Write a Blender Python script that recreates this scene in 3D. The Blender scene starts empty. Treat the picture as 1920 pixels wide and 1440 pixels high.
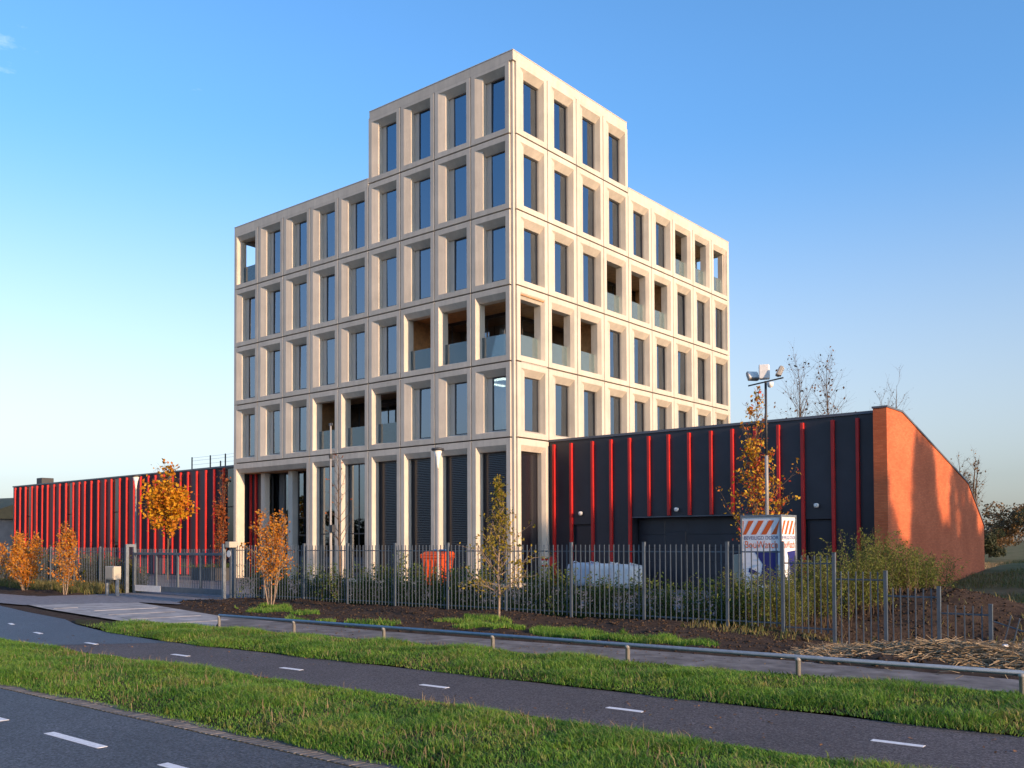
import bpy, bmesh, math, random
import numpy as np
from mathutils import Vector, Matrix
R = math.radians
random.seed(11); rng = np.random.default_rng(11)
scene = bpy.context.scene
COL = scene.collection

# ------------------------------------------------------------------ camera
CAM = (27.36388, -33.67943, 2.09017)
YAW, PITCH, ROLL, FPX, CY = -0.68525, 0.02499, -0.00407, 1747.3, 974.14
fw = Vector((math.sin(YAW)*math.cos(PITCH), math.cos(YAW)*math.cos(PITCH), math.sin(PITCH)))
rt = Vector((math.cos(YAW), -math.sin(YAW), 0)); up = rt.cross(fw)
r2 = rt*math.cos(ROLL)+up*math.sin(ROLL); u2 = up*math.cos(ROLL)-rt*math.sin(ROLL)
cam = bpy.data.cameras.new('camera'); cob = bpy.data.objects.new('camera', cam); COL.objects.link(cob)
cob.matrix_world = Matrix(((r2.x, u2.x, -fw.x, CAM[0]), (r2.y, u2.y, -fw.y, CAM[1]), (r2.z, u2.z, -fw.z, CAM[2]), (0, 0, 0, 1)))
cam.sensor_fit = 'HORIZONTAL'; cam.sensor_width = 36.0; cam.lens = FPX/1920*36
cam.shift_y = (CY-720)/1920; cam.clip_start = 0.1; cam.clip_end = 6000
scene.camera = cob

# ------------------------------------------------------------------ sky, sun, exposure
SUN_AZ, SUN_EL = 96.5, 11.5            # azimuth clockwise from +Y
world = bpy.data.worlds.new('World'); scene.world = world; world.use_nodes = True
nt = world.node_tree; nt.nodes.clear()
sky = nt.nodes.new('ShaderNodeTexSky'); sky.sky_type = 'NISHITA'; sky.sun_disc = False
sky.sun_elevation = R(SUN_EL); sky.sun_rotation = R(SUN_AZ)
sky.altitude = 0; sky.air_density = 1.0; sky.dust_density = 1.0; sky.ozone_density = 3.8
bg = nt.nodes.new('ShaderNodeBackground'); bg.inputs[1].default_value = 0.15
wo = nt.nodes.new('ShaderNodeOutputWorld')
# thin wisps of cloud
tc = nt.nodes.new('ShaderNodeTexCoord')
mp = nt.nodes.new('ShaderNodeMapping'); mp.inputs['Scale'].default_value = (2.2, 2.2, 6.0); mp.inputs['Location'].default_value = (0.35, 0.1, 0.22); mp.inputs['Rotation'].default_value = (0, 0, R(-7))
cn = nt.nodes.new('ShaderNodeTexNoise'); cn.inputs['Scale'].default_value = 1.6; cn.inputs['Detail'].default_value = 8; cn.inputs['Roughness'].default_value = 0.62
cr = nt.nodes.new('ShaderNodeValToRGB'); cr.color_ramp.elements[0].position = 0.675; cr.color_ramp.elements[1].position = 0.86
cr.color_ramp.elements[1].color = (0.55, 0.55, 0.55, 1)
mx = nt.nodes.new('ShaderNodeMix'); mx.data_type = 'RGBA'
mx.inputs[7].default_value = (5.6, 5.4, 5.4, 1)
nt.links.new(tc.outputs['Generated'], mp.inputs[0]); nt.links.new(mp.outputs[0], cn.inputs[0]); nt.links.new(cn.outputs[0], cr.inputs[0])
# haze: the sky loses its colour towards the horizon, the same all round
sx = nt.nodes.new('ShaderNodeSeparateXYZ'); nt.links.new(tc.outputs['Generated'], sx.inputs[0])
hz = nt.nodes.new('ShaderNodeMapRange'); hz.interpolation_type = 'SMOOTHSTEP'; hz.inputs[1].default_value = -0.02; hz.inputs[2].default_value = 0.42; hz.inputs[3].default_value = 0.34; hz.inputs[4].default_value = 1.08
hv_ = nt.nodes.new('ShaderNodeMapRange'); hv_.interpolation_type = 'SMOOTHSTEP'; hv_.inputs[1].default_value = -0.02; hv_.inputs[2].default_value = 0.48; hv_.inputs[3].default_value = 0.56; hv_.inputs[4].default_value = 1.0; nt.links.new(sx.outputs[2], hv_.inputs[0])
nt.links.new(sx.outputs[2], hz.inputs[0]); hs_ = nt.nodes.new('ShaderNodeHueSaturation'); nt.links.new(sky.outputs[0], hs_.inputs['Color']); nt.links.new(hz.outputs[0], hs_.inputs['Saturation']); nt.links.new(hv_.outputs[0], hs_.inputs['Value'])
nt.links.new(cr.outputs[0], mx.inputs[0]); nt.links.new(hs_.outputs[0], mx.inputs[6])
nt.links.new(mx.outputs[2], bg.inputs[0]); nt.links.new(bg.outputs[0], wo.inputs[0])
SUND = Vector((math.cos(R(SUN_EL))*math.sin(R(SUN_AZ)), math.cos(R(SUN_EL))*math.cos(R(SUN_AZ)), math.sin(R(SUN_EL))))
sl = bpy.data.lights.new('sun', 'SUN'); sl.energy = 2.8; sl.angle = R(0.6); sl.color = (1.0, 0.66, 0.40)
so = bpy.data.objects.new('sun', sl); COL.objects.link(so); so.rotation_euler = (-SUND).to_track_quat('-Z', 'Y').to_euler(); so.location = (60, -40, 40)
vs = scene.view_settings; vs.view_transform = 'Standard'; vs.look = 'None'; vs.exposure = 1.27; vs.gamma = 1.0; vs.use_curve_mapping = False
scene.cycles.max_bounces = 8; scene.cycles.transparent_max_bounces = 24
scene.cycles.use_denoising = True

# ------------------------------------------------------------------ materials
MATS = {}
def mat(name, col, rough=0.7, var=0.0, vscale=3.0, col2=None, bump=0.0, bscale=30.0, metal=0.0, spec=0.5, island=None, detail=4, transl=0.0):
    m = bpy.data.materials.new(name); m.use_nodes = True; n = m.node_tree; b = n.nodes['Principled BSDF']
    b.inputs['Base Color'].default_value = (*col, 1); b.inputs['Roughness'].default_value = rough
    b.inputs['Metallic'].default_value = metal; b.inputs['Specular IOR Level'].default_value = spec
    tcn = n.nodes.new('ShaderNodeTexCoord')
    geo = n.nodes.new('ShaderNodeNewGeometry')
    if col2 is not None or var:
        c2 = col2 or tuple(max(0, c*(1-var)) for c in col)
        c1 = col if col2 else tuple(c*(1+var*0.6) for c in col)
        nz = n.nodes.new('ShaderNodeTexNoise'); nz.inputs['Scale'].default_value = vscale; nz.inputs['Detail'].default_value = detail
        nz.inputs['Roughness'].default_value = 0.65
        n.links.new(geo.outputs['Position'], nz.inputs['Vector'])
        rp = n.nodes.new('ShaderNodeValToRGB'); rp.color_ramp.elements[0].position = 0.35; rp.color_ramp.elements[1].position = 0.65
        rp.color_ramp.elements[0].color = (*c2, 1); rp.color_ramp.elements[1].color = (*c1, 1)
        n.links.new(nz.outputs[0], rp.inputs[0]); n.links.new(rp.outputs[0], b.inputs['Base Color'])
    if island:
        rp = n.nodes.new('ShaderNodeValToRGB'); els = rp.color_ramp.elements
        while len(els) < len(island): els.new(0.5)
        for i, c in enumerate(island):
            els[i].position = i/(len(island)-1); els[i].color = (*c, 1)
        n.links.new(geo.outputs['Random Per Island'], rp.inputs[0]); n.links.new(rp.outputs[0], b.inputs['Base Color'])
        if transl:
            tb = n.nodes.new('ShaderNodeBsdfTranslucent'); ms = n.nodes.new('ShaderNodeMixShader'); ms.inputs[0].default_value = transl
            n.links.new(rp.outputs[0], tb.inputs[0]); n.links.new(b.outputs[0], ms.inputs[1]); n.links.new(tb.outputs[0], ms.inputs[2])
            n.links.new(ms.outputs[0], n.nodes['Material Output'].inputs[0])
    if bump:
        nb = n.nodes.new('ShaderNodeTexNoise'); nb.inputs['Scale'].default_value = bscale; nb.inputs['Detail'].default_value = 5
        n.links.new(geo.outputs['Position'], nb.inputs['Vector'])
        bp = n.nodes.new('ShaderNodeBump'); bp.inputs['Strength'].default_value = bump; bp.inputs['Distance'].default_value = 0.02
        n.links.new(nb.outputs[0], bp.inputs['Height']); n.links.new(bp.outputs[0], b.inputs['Normal'])
    MATS[name] = m
    return m

M_conc = mat('pale_concrete', (0.57, 0.52, 0.435), 0.75, 0.09, 0.9, bump=0.05, bscale=25)
M_conc2 = mat('pale_concrete_infill', (0.53, 0.48, 0.41), 0.6)
M_backing = mat('dark_joint', (0.018, 0.013, 0.010), 0.95)
M_frame = mat('dark_aluminium', (0.045, 0.042, 0.042), 0.4)
M_room = mat('room_plaster', (0.30, 0.27, 0.24), 0.9)
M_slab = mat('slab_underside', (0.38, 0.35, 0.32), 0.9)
M_wood = mat('brown_timber_ceiling', (0.46, 0.24, 0.10), 0.55, 0.25, 4)
M_clad = mat('black_cladding', (0.022, 0.024, 0.034), 0.42, 0.12, 1.2, bump=0.01, bscale=8)
M_clad2 = mat('charcoal_brick', (0.028, 0.027, 0.032), 0.8, 0.3, 30, bump=0.3, bscale=40)
M_red = mat('red_lacquer', (0.50, 0.016, 0.014), 0.48, 0.08, 2)
M_coping = mat('grey_coping', (0.10, 0.11, 0.13), 0.45)
M_steel = mat('galvanised_steel', (0.17, 0.20, 0.23), 0.5, 0.2, 6, metal=0.25)
M_fence = mat('grey_fence_steel', (0.10, 0.125, 0.15), 0.55, 0.15, 4, metal=0.15)
M_rail = mat('blue_grey_rail', (0.19, 0.25, 0.32), 0.45, 0.15, 8, metal=0.3)
M_lampp = mat('lamp_pole_grey', (0.30, 0.29, 0.27), 0.5)
M_dark = mat('dark_grey', (0.04, 0.042, 0.046), 0.55)
M_white = mat('white_paint', (0.72, 0.72, 0.70), 0.6, 0.1, 8)
M_mark = mat('road_marking', (0.74, 0.75, 0.76), 0.7, 0.16, 22)
M_asph = mat('asphalt', (0.060, 0.065, 0.077), 0.62, 0.75, 34, bump=0.9, bscale=70, detail=9)
M_cyc = mat('cycle_asphalt', (0.075, 0.068, 0.073), 0.8, 0.6, 40, bump=0.8, bscale=80, detail=9)
def mottle(m, scale, lo, hi, speck=0, stretch=None):
    n = m.node_tree; b = n.nodes['Principled BSDF']; src = b.inputs['Base Color'].links[0].from_socket if b.inputs['Base Color'].links else None
    geo = n.nodes.new('ShaderNodeNewGeometry'); nz = n.nodes.new('ShaderNodeTexNoise'); nz.inputs['Scale'].default_value = scale; nz.inputs['Detail'].default_value = 7; nz.inputs['Roughness'].default_value = .6
    n.links.new(geo.outputs['Position'], nz.inputs['Vector'])
    if stretch:
        mpn = n.nodes.new('ShaderNodeMapping'); mpn.inputs['Scale'].default_value = stretch; n.links.new(geo.outputs['Position'], mpn.inputs[0]); n.links.new(mpn.outputs[0], nz.inputs['Vector'])
    mr_ = n.nodes.new('ShaderNodeMapRange'); mr_.inputs[1].default_value = .32; mr_.inputs[2].default_value = .68; mr_.inputs[3].default_value = lo; mr_.inputs[4].default_value = hi
    n.links.new(nz.outputs[0], mr_.inputs[0]); fac = mr_.outputs[0]
    if speck:
        v = n.nodes.new('ShaderNodeTexVoronoi'); v.inputs['Scale'].default_value = speck; n.links.new(geo.outputs['Position'], v.inputs['Vector'])
        sep = n.nodes.new('ShaderNodeSeparateColor'); n.links.new(v.outputs['Color'], sep.inputs[0])
        m2 = n.nodes.new('ShaderNodeMapRange'); m2.inputs[3].default_value = .45; m2.inputs[4].default_value = 1.7; n.links.new(sep.outputs[0], m2.inputs[0])
        mu = n.nodes.new('ShaderNodeMath'); mu.operation = 'MULTIPLY'; n.links.new(fac, mu.inputs[0]); n.links.new(m2.outputs[0], mu.inputs[1]); fac = mu.outputs[0]
    vm = n.nodes.new('ShaderNodeVectorMath'); vm.operation = 'SCALE'
    if src: n.links.new(src, vm.inputs[0])
    else: vm.inputs[0].default_value = b.inputs['Base Color'].default_value[:3]
    n.links.new(fac, vm.inputs['Scale']); n.links.new(vm.outputs[0], b.inputs['Base Color'])
mottle(M_asph, .55, .78, 1.25, 42); mottle(M_cyc, .5, .82, 1.2, 46)
mottle(M_conc, 1.0, .90, 1.04, stretch=(4, 4, .35)); mottle(M_clad, .35, .8, 1.35); mottle(M_red, .5, .85, 1.12)
n = M_conc.node_tree; oi = n.nodes.new('ShaderNodeObjectInfo'); mr0 = n.nodes.new('ShaderNodeMapRange'); mr0.inputs[3].default_value = .93; mr0.inputs[4].default_value = 1.04; n.links.new(oi.outputs['Random'], mr0.inputs[0])
vm0 = n.nodes.new('ShaderNodeVectorMath'); vm0.operation = 'SCALE'; n.links.new(n.nodes['Principled BSDF'].inputs['Base Color'].links[0].from_socket, vm0.inputs[0]); n.links.new(mr0.outputs[0], vm0.inputs['Scale']); n.links.new(vm0.outputs[0], n.nodes['Principled BSDF'].inputs['Base Color'])
M_apron = mat('grey_paving', (0.17, 0.17, 0.185), 0.85, 0.3, 5, bump=0.2, bscale=60)
M_slabc = mat('pale_concrete_slab', (0.36, 0.345, 0.33), 0.85, 0.35, 1.3, bump=0.2, bscale=30, detail=8)
M_foot = mat('worn_concrete_path', (0.17, 0.155, 0.145), 0.9, 0.45, 1.6, bump=0.3, bscale=50, detail=9)
mottle(M_foot, 2.2, .55, 1.25); mottle(M_slabc, 1.1, .7, 1.15)
M_court = mat('courtyard_pavers', (0.17, 0.16, 0.165), 0.9, 0.25, 7, bump=0.3, bscale=25)
M_paver = mat('clinker_paver', (0.16, 0.145, 0.13), 0.9, 0.4, 6, bump=0.3, bscale=60)
M_soil = mat('dark_soil', (0.034, 0.024, 0.018), 1.0, col2=(0.075, 0.052, 0.038), vscale=5, bump=1.0, bscale=35, detail=9, spec=0.1)
M_verge = mat('verge_soil', (0.04, 0.045, 0.015), 1.0, col2=(0.06, 0.045, 0.025), vscale=3, bump=0.8, bscale=40, spec=0.1)
M_bark = mat('grey_brown_bark', (0.11, 0.075, 0.05), 0.9, 0.4, 12)
M_birch = mat('pale_birch_bark', (0.27, 0.20, 0.145), 0.85, 0.4, 14)
M_orangeplastic = mat('orange_plastic', (0.62, 0.085, 0.018), 0.45, 0.1, 5)
M_blueplastic = mat('blue_plastic', (0.05, 0.16, 0.40), 0.5)
M_signwhite = mat('printed_white_panel', (0.74, 0.76, 0.80), 0.5, 0.05, 4)
M_signorange = mat('printed_orange', (0.66, 0.11, 0.015), 0.5)
M_signblue = mat('printed_navy', (0.018, 0.020, 0.16), 0.5)
M_ball = mat('lamp_glass', (0.80, 0.78, 0.72), 0.35)
M_thatch = mat('ochre_roof', (0.22, 0.15, 0.07), 0.9, 0.3, 0.4)
M_brickgrey = mat('grey_barn_wall', (0.20, 0.17, 0.16), 0.9, 0.2, 0.6)
M_straw = mat('straw_reed', (0.3, 0.2, 0.1), 0.9, island=[(0.17, 0.12, 0.07), (0.32, 0.24, 0.14), (0.50, 0.39, 0.25), (0.22, 0.15, 0.085)])
def leafmat(name, cols, tr=0.4): return mat(name, cols[0], 0.6, island=cols, transl=tr, spec=0.25)
def patchy(m, c_dark, c_dry, scale):      # grass that grows in greener, duller and drier patches
    n = m.node_tree; geo = n.nodes.new('ShaderNodeNewGeometry'); nz = n.nodes.new('ShaderNodeTexNoise'); nz.inputs['Scale'].default_value = scale; nz.inputs['Detail'].default_value = 5
    n.links.new(geo.outputs['Position'], nz.inputs['Vector']); rp = n.nodes.new('ShaderNodeValToRGB'); e = rp.color_ramp.elements
    e[0].position = .36; e[0].color = (*c_dark, 1); e[1].position = .68; e[1].color = (*c_dry, 1); k = e.new(.5); k.color = (1, 1, 1, 1); k2 = e.new(.57); k2.color = (1.1, 1.05, 1, 1)
    n.links.new(nz.outputs[0], rp.inputs[0]); mm = n.nodes.new('ShaderNodeMix'); mm.data_type = 'RGBA'; mm.blend_type = 'MULTIPLY'; mm.inputs[0].default_value = 1
    for nd in list(n.nodes):
        if nd.type in ('BSDF_PRINCIPLED', 'BSDF_TRANSLUCENT'):
            src = nd.inputs[0].links[0].from_socket
            if not mm.inputs[6].links: n.links.new(src, mm.inputs[6]); n.links.new(rp.outputs[0], mm.inputs[7])
            n.links.new(mm.outputs[2], nd.inputs[0])
L_orange = leafmat('orange_leaves', [(0.52, 0.17, 0.012), (0.64, 0.31, 0.016), (0.70, 0.42, 0.02), (0.46, 0.11, 0.012), (0.70, 0.36, 0.02)])
L_birch = leafmat('amber_leaves', [(0.54, 0.19, 0.02), (0.62, 0.28, 0.03), (0.44, 0.12, 0.018), (0.64, 0.35, 0.05)])
L_rust = leafmat('rust_leaves', [(0.30, 0.07, 0.018), (0.40, 0.12, 0.03), (0.20, 0.045, 0.018), (0.42, 0.16, 0.05)])
L_redyel = leafmat('red_yellow_leaves', [(0.52, 0.025, 0.03), (0.60, 0.36, 0.02), (0.64, 0.43, 0.03), (0.50, 0.04, 0.03), (0.46, 0.36, 0.03)])
L_yelgreen = leafmat('yellow_green_leaves', [(0.11, 0.12, 0.018), (0.36, 0.26, 0.025), (0.19, 0.18, 0.025), (0.44, 0.30, 0.03), (0.08, 0.10, 0.015)])
L_green = leafmat('dark_green_leaves', [(0.045, 0.09, 0.02), (0.085, 0.145, 0.028), (0.125, 0.18, 0.036), (0.19, 0.20, 0.045)])
L_willow = leafmat('olive_willow_leaves', [(0.08, 0.12, 0.02), (0.16, 0.20, 0.04), (0.23, 0.24, 0.06), (0.12, 0.15, 0.03)])
L_brown = leafmat('withered_leaves', [(0.10, 0.05, 0.025), (0.16, 0.08, 0.03), (0.07, 0.04, 0.025)], .2)
L_far = leafmat('far_autumn_leaves', [(0.16, 0.10, 0.05), (0.24, 0.14, 0.06), (0.11, 0.08, 0.05), (0.28, 0.16, 0.05)], 0.3)
L_fargreen = leafmat('far_green_leaves', [(0.035, 0.05, 0.025), (0.055, 0.065, 0.03), (0.08, 0.08, 0.04)], 0.3)
L_evergreen = leafmat('added_tree_leaves', [(0.04, 0.05, 0.018), (0.09, 0.08, 0.025), (0.13, 0.08, 0.03)], 0.3)
G_grass = leafmat('grass_blades', [(0.07, 0.18, 0.020), (0.11, 0.26, 0.028), (0.16, 0.32, 0.04), (0.20, 0.34, 0.055), (0.30, 0.31, 0.11)], 0.35)
patchy(G_grass, (.62, .72, .7), (1.45, 1.0, 1.4), 0.9)
G_dry = leafmat('rough_weeds', [(0.09, 0.13, 0.03), (0.17, 0.16, 0.055), (0.25, 0.20, 0.09), (0.11, 0.12, 0.04)], 0.3)
G_tan = leafmat('dry_grass_blades', [(0.28, 0.21, 0.11), (0.36, 0.27, 0.15), (0.20, 0.15, 0.08)], 0.3)

def emit(name, col, s):
    m = bpy.data.materials.new(name); m.use_nodes = True; b = m.node_tree.nodes['Principled BSDF']
    b.inputs['Base Color'].default_value = (*col, 1); b.inputs['Emission Color'].default_value = (*col, 1); b.inputs['Emission Strength'].default_value = s
    return m
M_striplight = emit('strip_light', (1.0, 0.90, 0.72), 5.0)

def glassmat(name, tint, base, gloss_col=(0.9, 0.95, 1.0), rough=0.0, wave=0.0, milky=None):
    m = bpy.data.materials.new(name); m.use_nodes = True; n = m.node_tree; n.nodes.clear()
    o = n.nodes.new('ShaderNodeOutputMaterial'); ms = n.nodes.new('ShaderNodeMixShader')
    tr = n.nodes.new('ShaderNodeBsdfTransparent'); tr.inputs[0].default_value = (*tint, 1)
    gl = n.nodes.new('ShaderNodeBsdfGlossy'); gl.inputs[0].default_value = (*gloss_col, 1); gl.inputs['Roughness'].default_value = rough
    fr = n.nodes.new('ShaderNodeFresnel'); fr.inputs[0].default_value = 1.5
    ma = n.nodes.new('ShaderNodeMath'); ma.operation = 'MULTIPLY_ADD'; ma.inputs[1].default_value = 1.0-base; ma.inputs[2].default_value = base
    n.links.new(fr.outputs[0], ma.inputs[0]); n.links.new(ma.outputs[0], ms.inputs[0])
    if wave:
        geo = n.nodes.new('ShaderNodeNewGeometry')
        nz = n.nodes.new('ShaderNodeTexNoise'); nz.inputs['Scale'].default_value = 0.6; n.links.new(geo.outputs['Position'], nz.inputs['Vector'])
        bp = n.nodes.new('ShaderNodeBump'); bp.inputs['Strength'].default_value = wave; bp.inputs['Distance'].default_value = 0.02
        n.links.new(nz.outputs[0], bp.inputs['Height']); n.links.new(bp.outputs[0], gl.inputs['Normal'])
    n.links.new(tr.outputs[0], ms.inputs[1]); n.links.new(gl.outputs[0], ms.inputs[2]); n.links.new(ms.outputs[0], o.inputs[0])
    if milky:
        df = n.nodes.new('ShaderNodeBsdfDiffuse'); df.inputs[0].default_value = (*milky[0], 1); m3 = n.nodes.new('ShaderNodeMixShader'); m3.inputs[0].default_value = milky[1]
        n.links.new(ms.outputs[0], m3.inputs[1]); n.links.new(df.outputs[0], m3.inputs[2]); n.links.new(m3.outputs[0], o.inputs[0])
    return m
M_glass = glassmat('window_glass', (0.42, 0.48, 0.48), 0.30, (0.62, 0.72, 0.85), wave=0.04)
M_balu = glassmat('balustrade_glass', (0.74, 0.80, 0.80), 0.10, (0.75, 0.85, 0.9), milky=((.50, .60, .62), .10))
M_glass2 = glassmat('dark_window_glass', (0.30, 0.32, 0.32), 0.10, (0.7, 0.75, 0.8), wave=0.05)
def blindmat():
    m = mat('dark_blind_glass', (0.016, 0.016, 0.022), 0.16, spec=0.6); n = m.node_tree; b = n.nodes['Principled BSDF']
    geo = n.nodes.new('ShaderNodeNewGeometry'); w = n.nodes.new('ShaderNodeTexWave'); w.bands_direction = 'Z'; w.inputs['Scale'].default_value = 3.6; w.inputs['Distortion'].default_value = 1.2
    w.inputs['Detail'].default_value = 2
    n.links.new(geo.outputs['Position'], w.inputs['Vector'])
    bp = n.nodes.new('ShaderNodeBump'); bp.inputs['Strength'].default_value = 0.25; bp.inputs['Distance'].default_value = 0.02
    n.links.new(w.outputs[0], bp.inputs['Height']); n.links.new(bp.outputs[0], b.inputs['Normal'])
    return m
M_blind = blindmat()
def brickmat():
    m = mat('orange_brick', (0.5, 0.15, 0.06), 0.85); n = m.node_tree; b = n.nodes['Principled BSDF']
    geo = n.nodes.new('ShaderNodeNewGeometry'); sp = n.nodes.new('ShaderNodeSeparateXYZ'); n.links.new(geo.outputs['Position'], sp.inputs[0])
    ad = n.nodes.new('ShaderNodeMath'); n.links.new(sp.outputs[0], ad.inputs[0]); n.links.new(sp.outputs[1], ad.inputs[1])
    cb = n.nodes.new('ShaderNodeCombineXYZ'); n.links.new(ad.outputs[0], cb.inputs[0]); n.links.new(sp.outputs[2], cb.inputs[1])
    bt = n.nodes.new('ShaderNodeTexBrick'); bt.inputs['Scale'].default_value = 1.0; bt.inputs['Brick Width'].default_value = 0.22; bt.inputs['Row Height'].default_value = 0.065
    bt.inputs['Mortar Size'].default_value = 0.006; bt.inputs['Color1'].default_value = (0.56, 0.118, 0.036, 1); bt.inputs['Color2'].default_value = (0.66, 0.165, 0.056, 1)
    bt.inputs['Mortar'].default_value = (0.44, 0.13, 0.055, 1); n.links.new(cb.outputs[0], bt.inputs['Vector'])
    nz = n.nodes.new('ShaderNodeTexNoise'); nz.inputs['Scale'].default_value = 0.55; nz.inputs['Detail'].default_value = 8; n.links.new(geo.outputs['Position'], nz.inputs['Vector'])
    rp = n.nodes.new('ShaderNodeValToRGB'); rp.color_ramp.elements[0].position = 0.35; rp.color_ramp.elements[0].color = (0.86, 0.84, 0.82, 1); rp.color_ramp.elements[1].position = 0.72; rp.color_ramp.elements[1].color = (1.12, 1.2, 1.3, 1)
    n.links.new(nz.outputs[0], rp.inputs[0])
    mm = n.nodes.new('ShaderNodeMix'); mm.data_type = 'RGBA'; mm.blend_type = 'MULTIPLY'; mm.inputs[0].default_value = 1
    n.links.new(bt.outputs[0], mm.inputs[6]); n.links.new(rp.outputs[0], mm.inputs[7]); n.links.new(mm.outputs[2], b.inputs['Base Color'])
    bp = n.nodes.new('ShaderNodeBump'); bp.inputs['Strength'].default_value = 0.5; bp.inputs['Distance'].default_value = 0.01; bp.invert = True
    n.links.new(bt.outputs['Fac'], bp.inputs['Height']); n.links.new(bp.outputs[0], b.inputs['Normal'])
    return m
M_brick = brickmat()

# ------------------------------------------------------------------ helpers
class MB:
    def __init__(s): s.v = []; s.f = []
    def box(s, x0, x1, y0, y1, z0, z1):
        b = len(s.v)
        s.v += [(x0,y0,z0),(x1,y0,z0),(x1,y1,z0),(x0,y1,z0),(x0,y0,z1),(x1,y0,z1),(x1,y1,z1),(x0,y1,z1)]
        s.f += [(b,b+3,b+2,b+1),(b+4,b+5,b+6,b+7),(b,b+1,b+5,b+4),(b+1,b+2,b+6,b+5),(b+2,b+3,b+7,b+6),(b+3,b,b+4,b+7)]
        return s
    def rings(s, rs, close_last=False):
        b = len(s.v)
        for (x0,x1,z0,z1,y) in rs: s.v += [(x0,y,z0),(x1,y,z0),(x1,y,z1),(x0,y,z1)]
        for k in range(len(rs)-1):
            a = b+4*k; c = a+4
            for i in range(4):
                j = (i+1) % 4; s.f.append((a+i, a+j, c+j, c+i))
        if close_last:
            a = b+4*(len(rs)-1); s.f.append((a, a+1, a+2, a+3))
        return s
    def tube(s, p0, p1, r0, r1=None, n=8, caps=True):
        r1 = r0 if r1 is None else r1
        p0 = Vector(p0); p1 = Vector(p1); d = (p1-p0)
        if d.length < 1e-6: return s
        d.normalize(); a = d.orthogonal().normalized(); c = d.cross(a); b = len(s.v)
        for p, r in ((p0, r0), (p1, r1)):
            for i in range(n):
                t = 2*math.pi*i/n; s.v.append(tuple(p+(a*math.cos(t)+c*math.sin(t))*r))
        for i in range(n):
            j = (i+1) % n; s.f.append((b+i, b+j, b+n+j, b+n+i))
        if caps: s.f.append(tuple(b+i for i in range(n-1, -1, -1))); s.f.append(tuple(b+n+i for i in range(n)))
        return s
    def lathe(s, prof, n=16, c=(0, 0, 0)):
        b = len(s.v)
        for r, z in prof:
            for i in range(n):
                t = 2*math.pi*i/n; s.v.append((c[0]+r*math.cos(t), c[1]+r*math.sin(t), c[2]+z))
        for k in range(len(prof)-1):
            for i in range(n):
                j = (i+1) % n; s.f.append((b+k*n+i, b+k*n+j, b+(k+1)*n+j, b+(k+1)*n+i))
        s.f.append(tuple(b+i for i in range(n-1, -1, -1))); s.f.append(tuple(b+(len(prof)-1)*n+i for i in range(n)))
        return s
    def prism_x(s, prof, x0, x1):       # profile of (y,z)
        b = len(s.v); n = len(prof)
        for x in (x0, x1): s.v += [(x, y, z) for y, z in prof]
        for i in range(n):
            j = (i+1) % n; s.f.append((b+i, b+j, b+n+j, b+n+i))
        s.f.append(tuple(b+i for i in range(n-1, -1, -1))); s.f.append(tuple(b+n+i for i in range(n)))
        return s
    def poly(s, pts, z):
        b = len(s.v); s.v += [(x, y, z) for x, y in pts]; s.f.append(tuple(range(b, b+len(pts)))); return s
    def mesh(s, name, m, smooth=False):
        me = bpy.data.meshes.new(name); me.from_pydata(s.v, [], s.f)
        bm = bmesh.new(); bm.from_mesh(me); bmesh.ops.recalc_face_normals(bm, faces=bm.faces); bm.to_mesh(me); bm.free()
        me.materials.append(m)
        if smooth: me.polygons.foreach_set('use_smooth', [True]*len(me.polygons))
        me.update(); return me
    def build(s, name, m, parent=None, loc=(0, 0, 0), rz=0, bevel=0, smooth=False):
        o = put(name, s.mesh(name, m, smooth), parent, loc, rz)
        if bevel:
            bv = o.modifiers.new('bevel', 'BEVEL'); bv.width = bevel; bv.segments = 2; bv.limit_method = 'ANGLE'
        return o
def put(name, me, parent=None, loc=(0, 0, 0), rz=0):
    o = bpy.data.objects.new(name, me); COL.objects.link(o); o.location = loc; o.rotation_euler = (0, 0, rz)
    if parent is not None: o.parent = parent
    return o
def tag(o, label=None, cat=None, group=None, kind=None):
    if label: o['label'] = label
    if cat: o['category'] = cat
    if group: o['group'] = group
    if kind: o['kind'] = kind
    return o
def thing(name, label, cat, loc=(0, 0, 0), rz=0, group=None):
    o = put(name, None, None, loc, rz); o.empty_display_size = 0.3; return tag(o, label, cat, group)
def struct(name, mb, m, z=0):
    o = mb.build(name, m); tag(o, kind='structure'); return o
def textmesh(body, size, m, depth=0.0):
    c = bpy.data.curves.new('txt', 'FONT'); c.body = body; c.size = size; c.align_x = 'CENTER'; c.align_y = 'CENTER'; c.extrude = depth
    o = bpy.data.objects.new('txt', c); COL.objects.link(o)
    me = bpy.data.meshes.new_from_object(o.evaluated_get(bpy.context.evaluated_depsgraph_get()))
    bpy.data.objects.remove(o); me.materials.clear(); me.materials.append(m); me.name = 'lettering'; return me
def np_mesh(name, V, F3, m, F4=None):
    me = bpy.data.meshes.new(name)
    n3 = 0 if F3 is None else len(F3); n4 = 0 if F4 is None else len(F4)
    me.vertices.add(len(V)); me.vertices.foreach_set('co', np.asarray(V, np.float32).ravel())
    idx = []; st = []; tot = []
    if n3: idx.append(np.asarray(F3).ravel()); tot.append(np.full(n3, 3))
    if n4: idx.append(np.asarray(F4).ravel()); tot.append(np.full(n4, 4))
    idx = np.concatenate(idx).astype(np.int32); tot = np.concatenate(tot).astype(np.int32); st = np.concatenate([[0], np.cumsum(tot)[:-1]]).astype(np.int32)
    me.loops.add(len(idx)); me.loops.foreach_set('vertex_index', idx); me.polygons.add(len(tot)); me.polygons.foreach_set('loop_start', st)
    me.update(calc_edges=True); me.materials.append(m); return me
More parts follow.
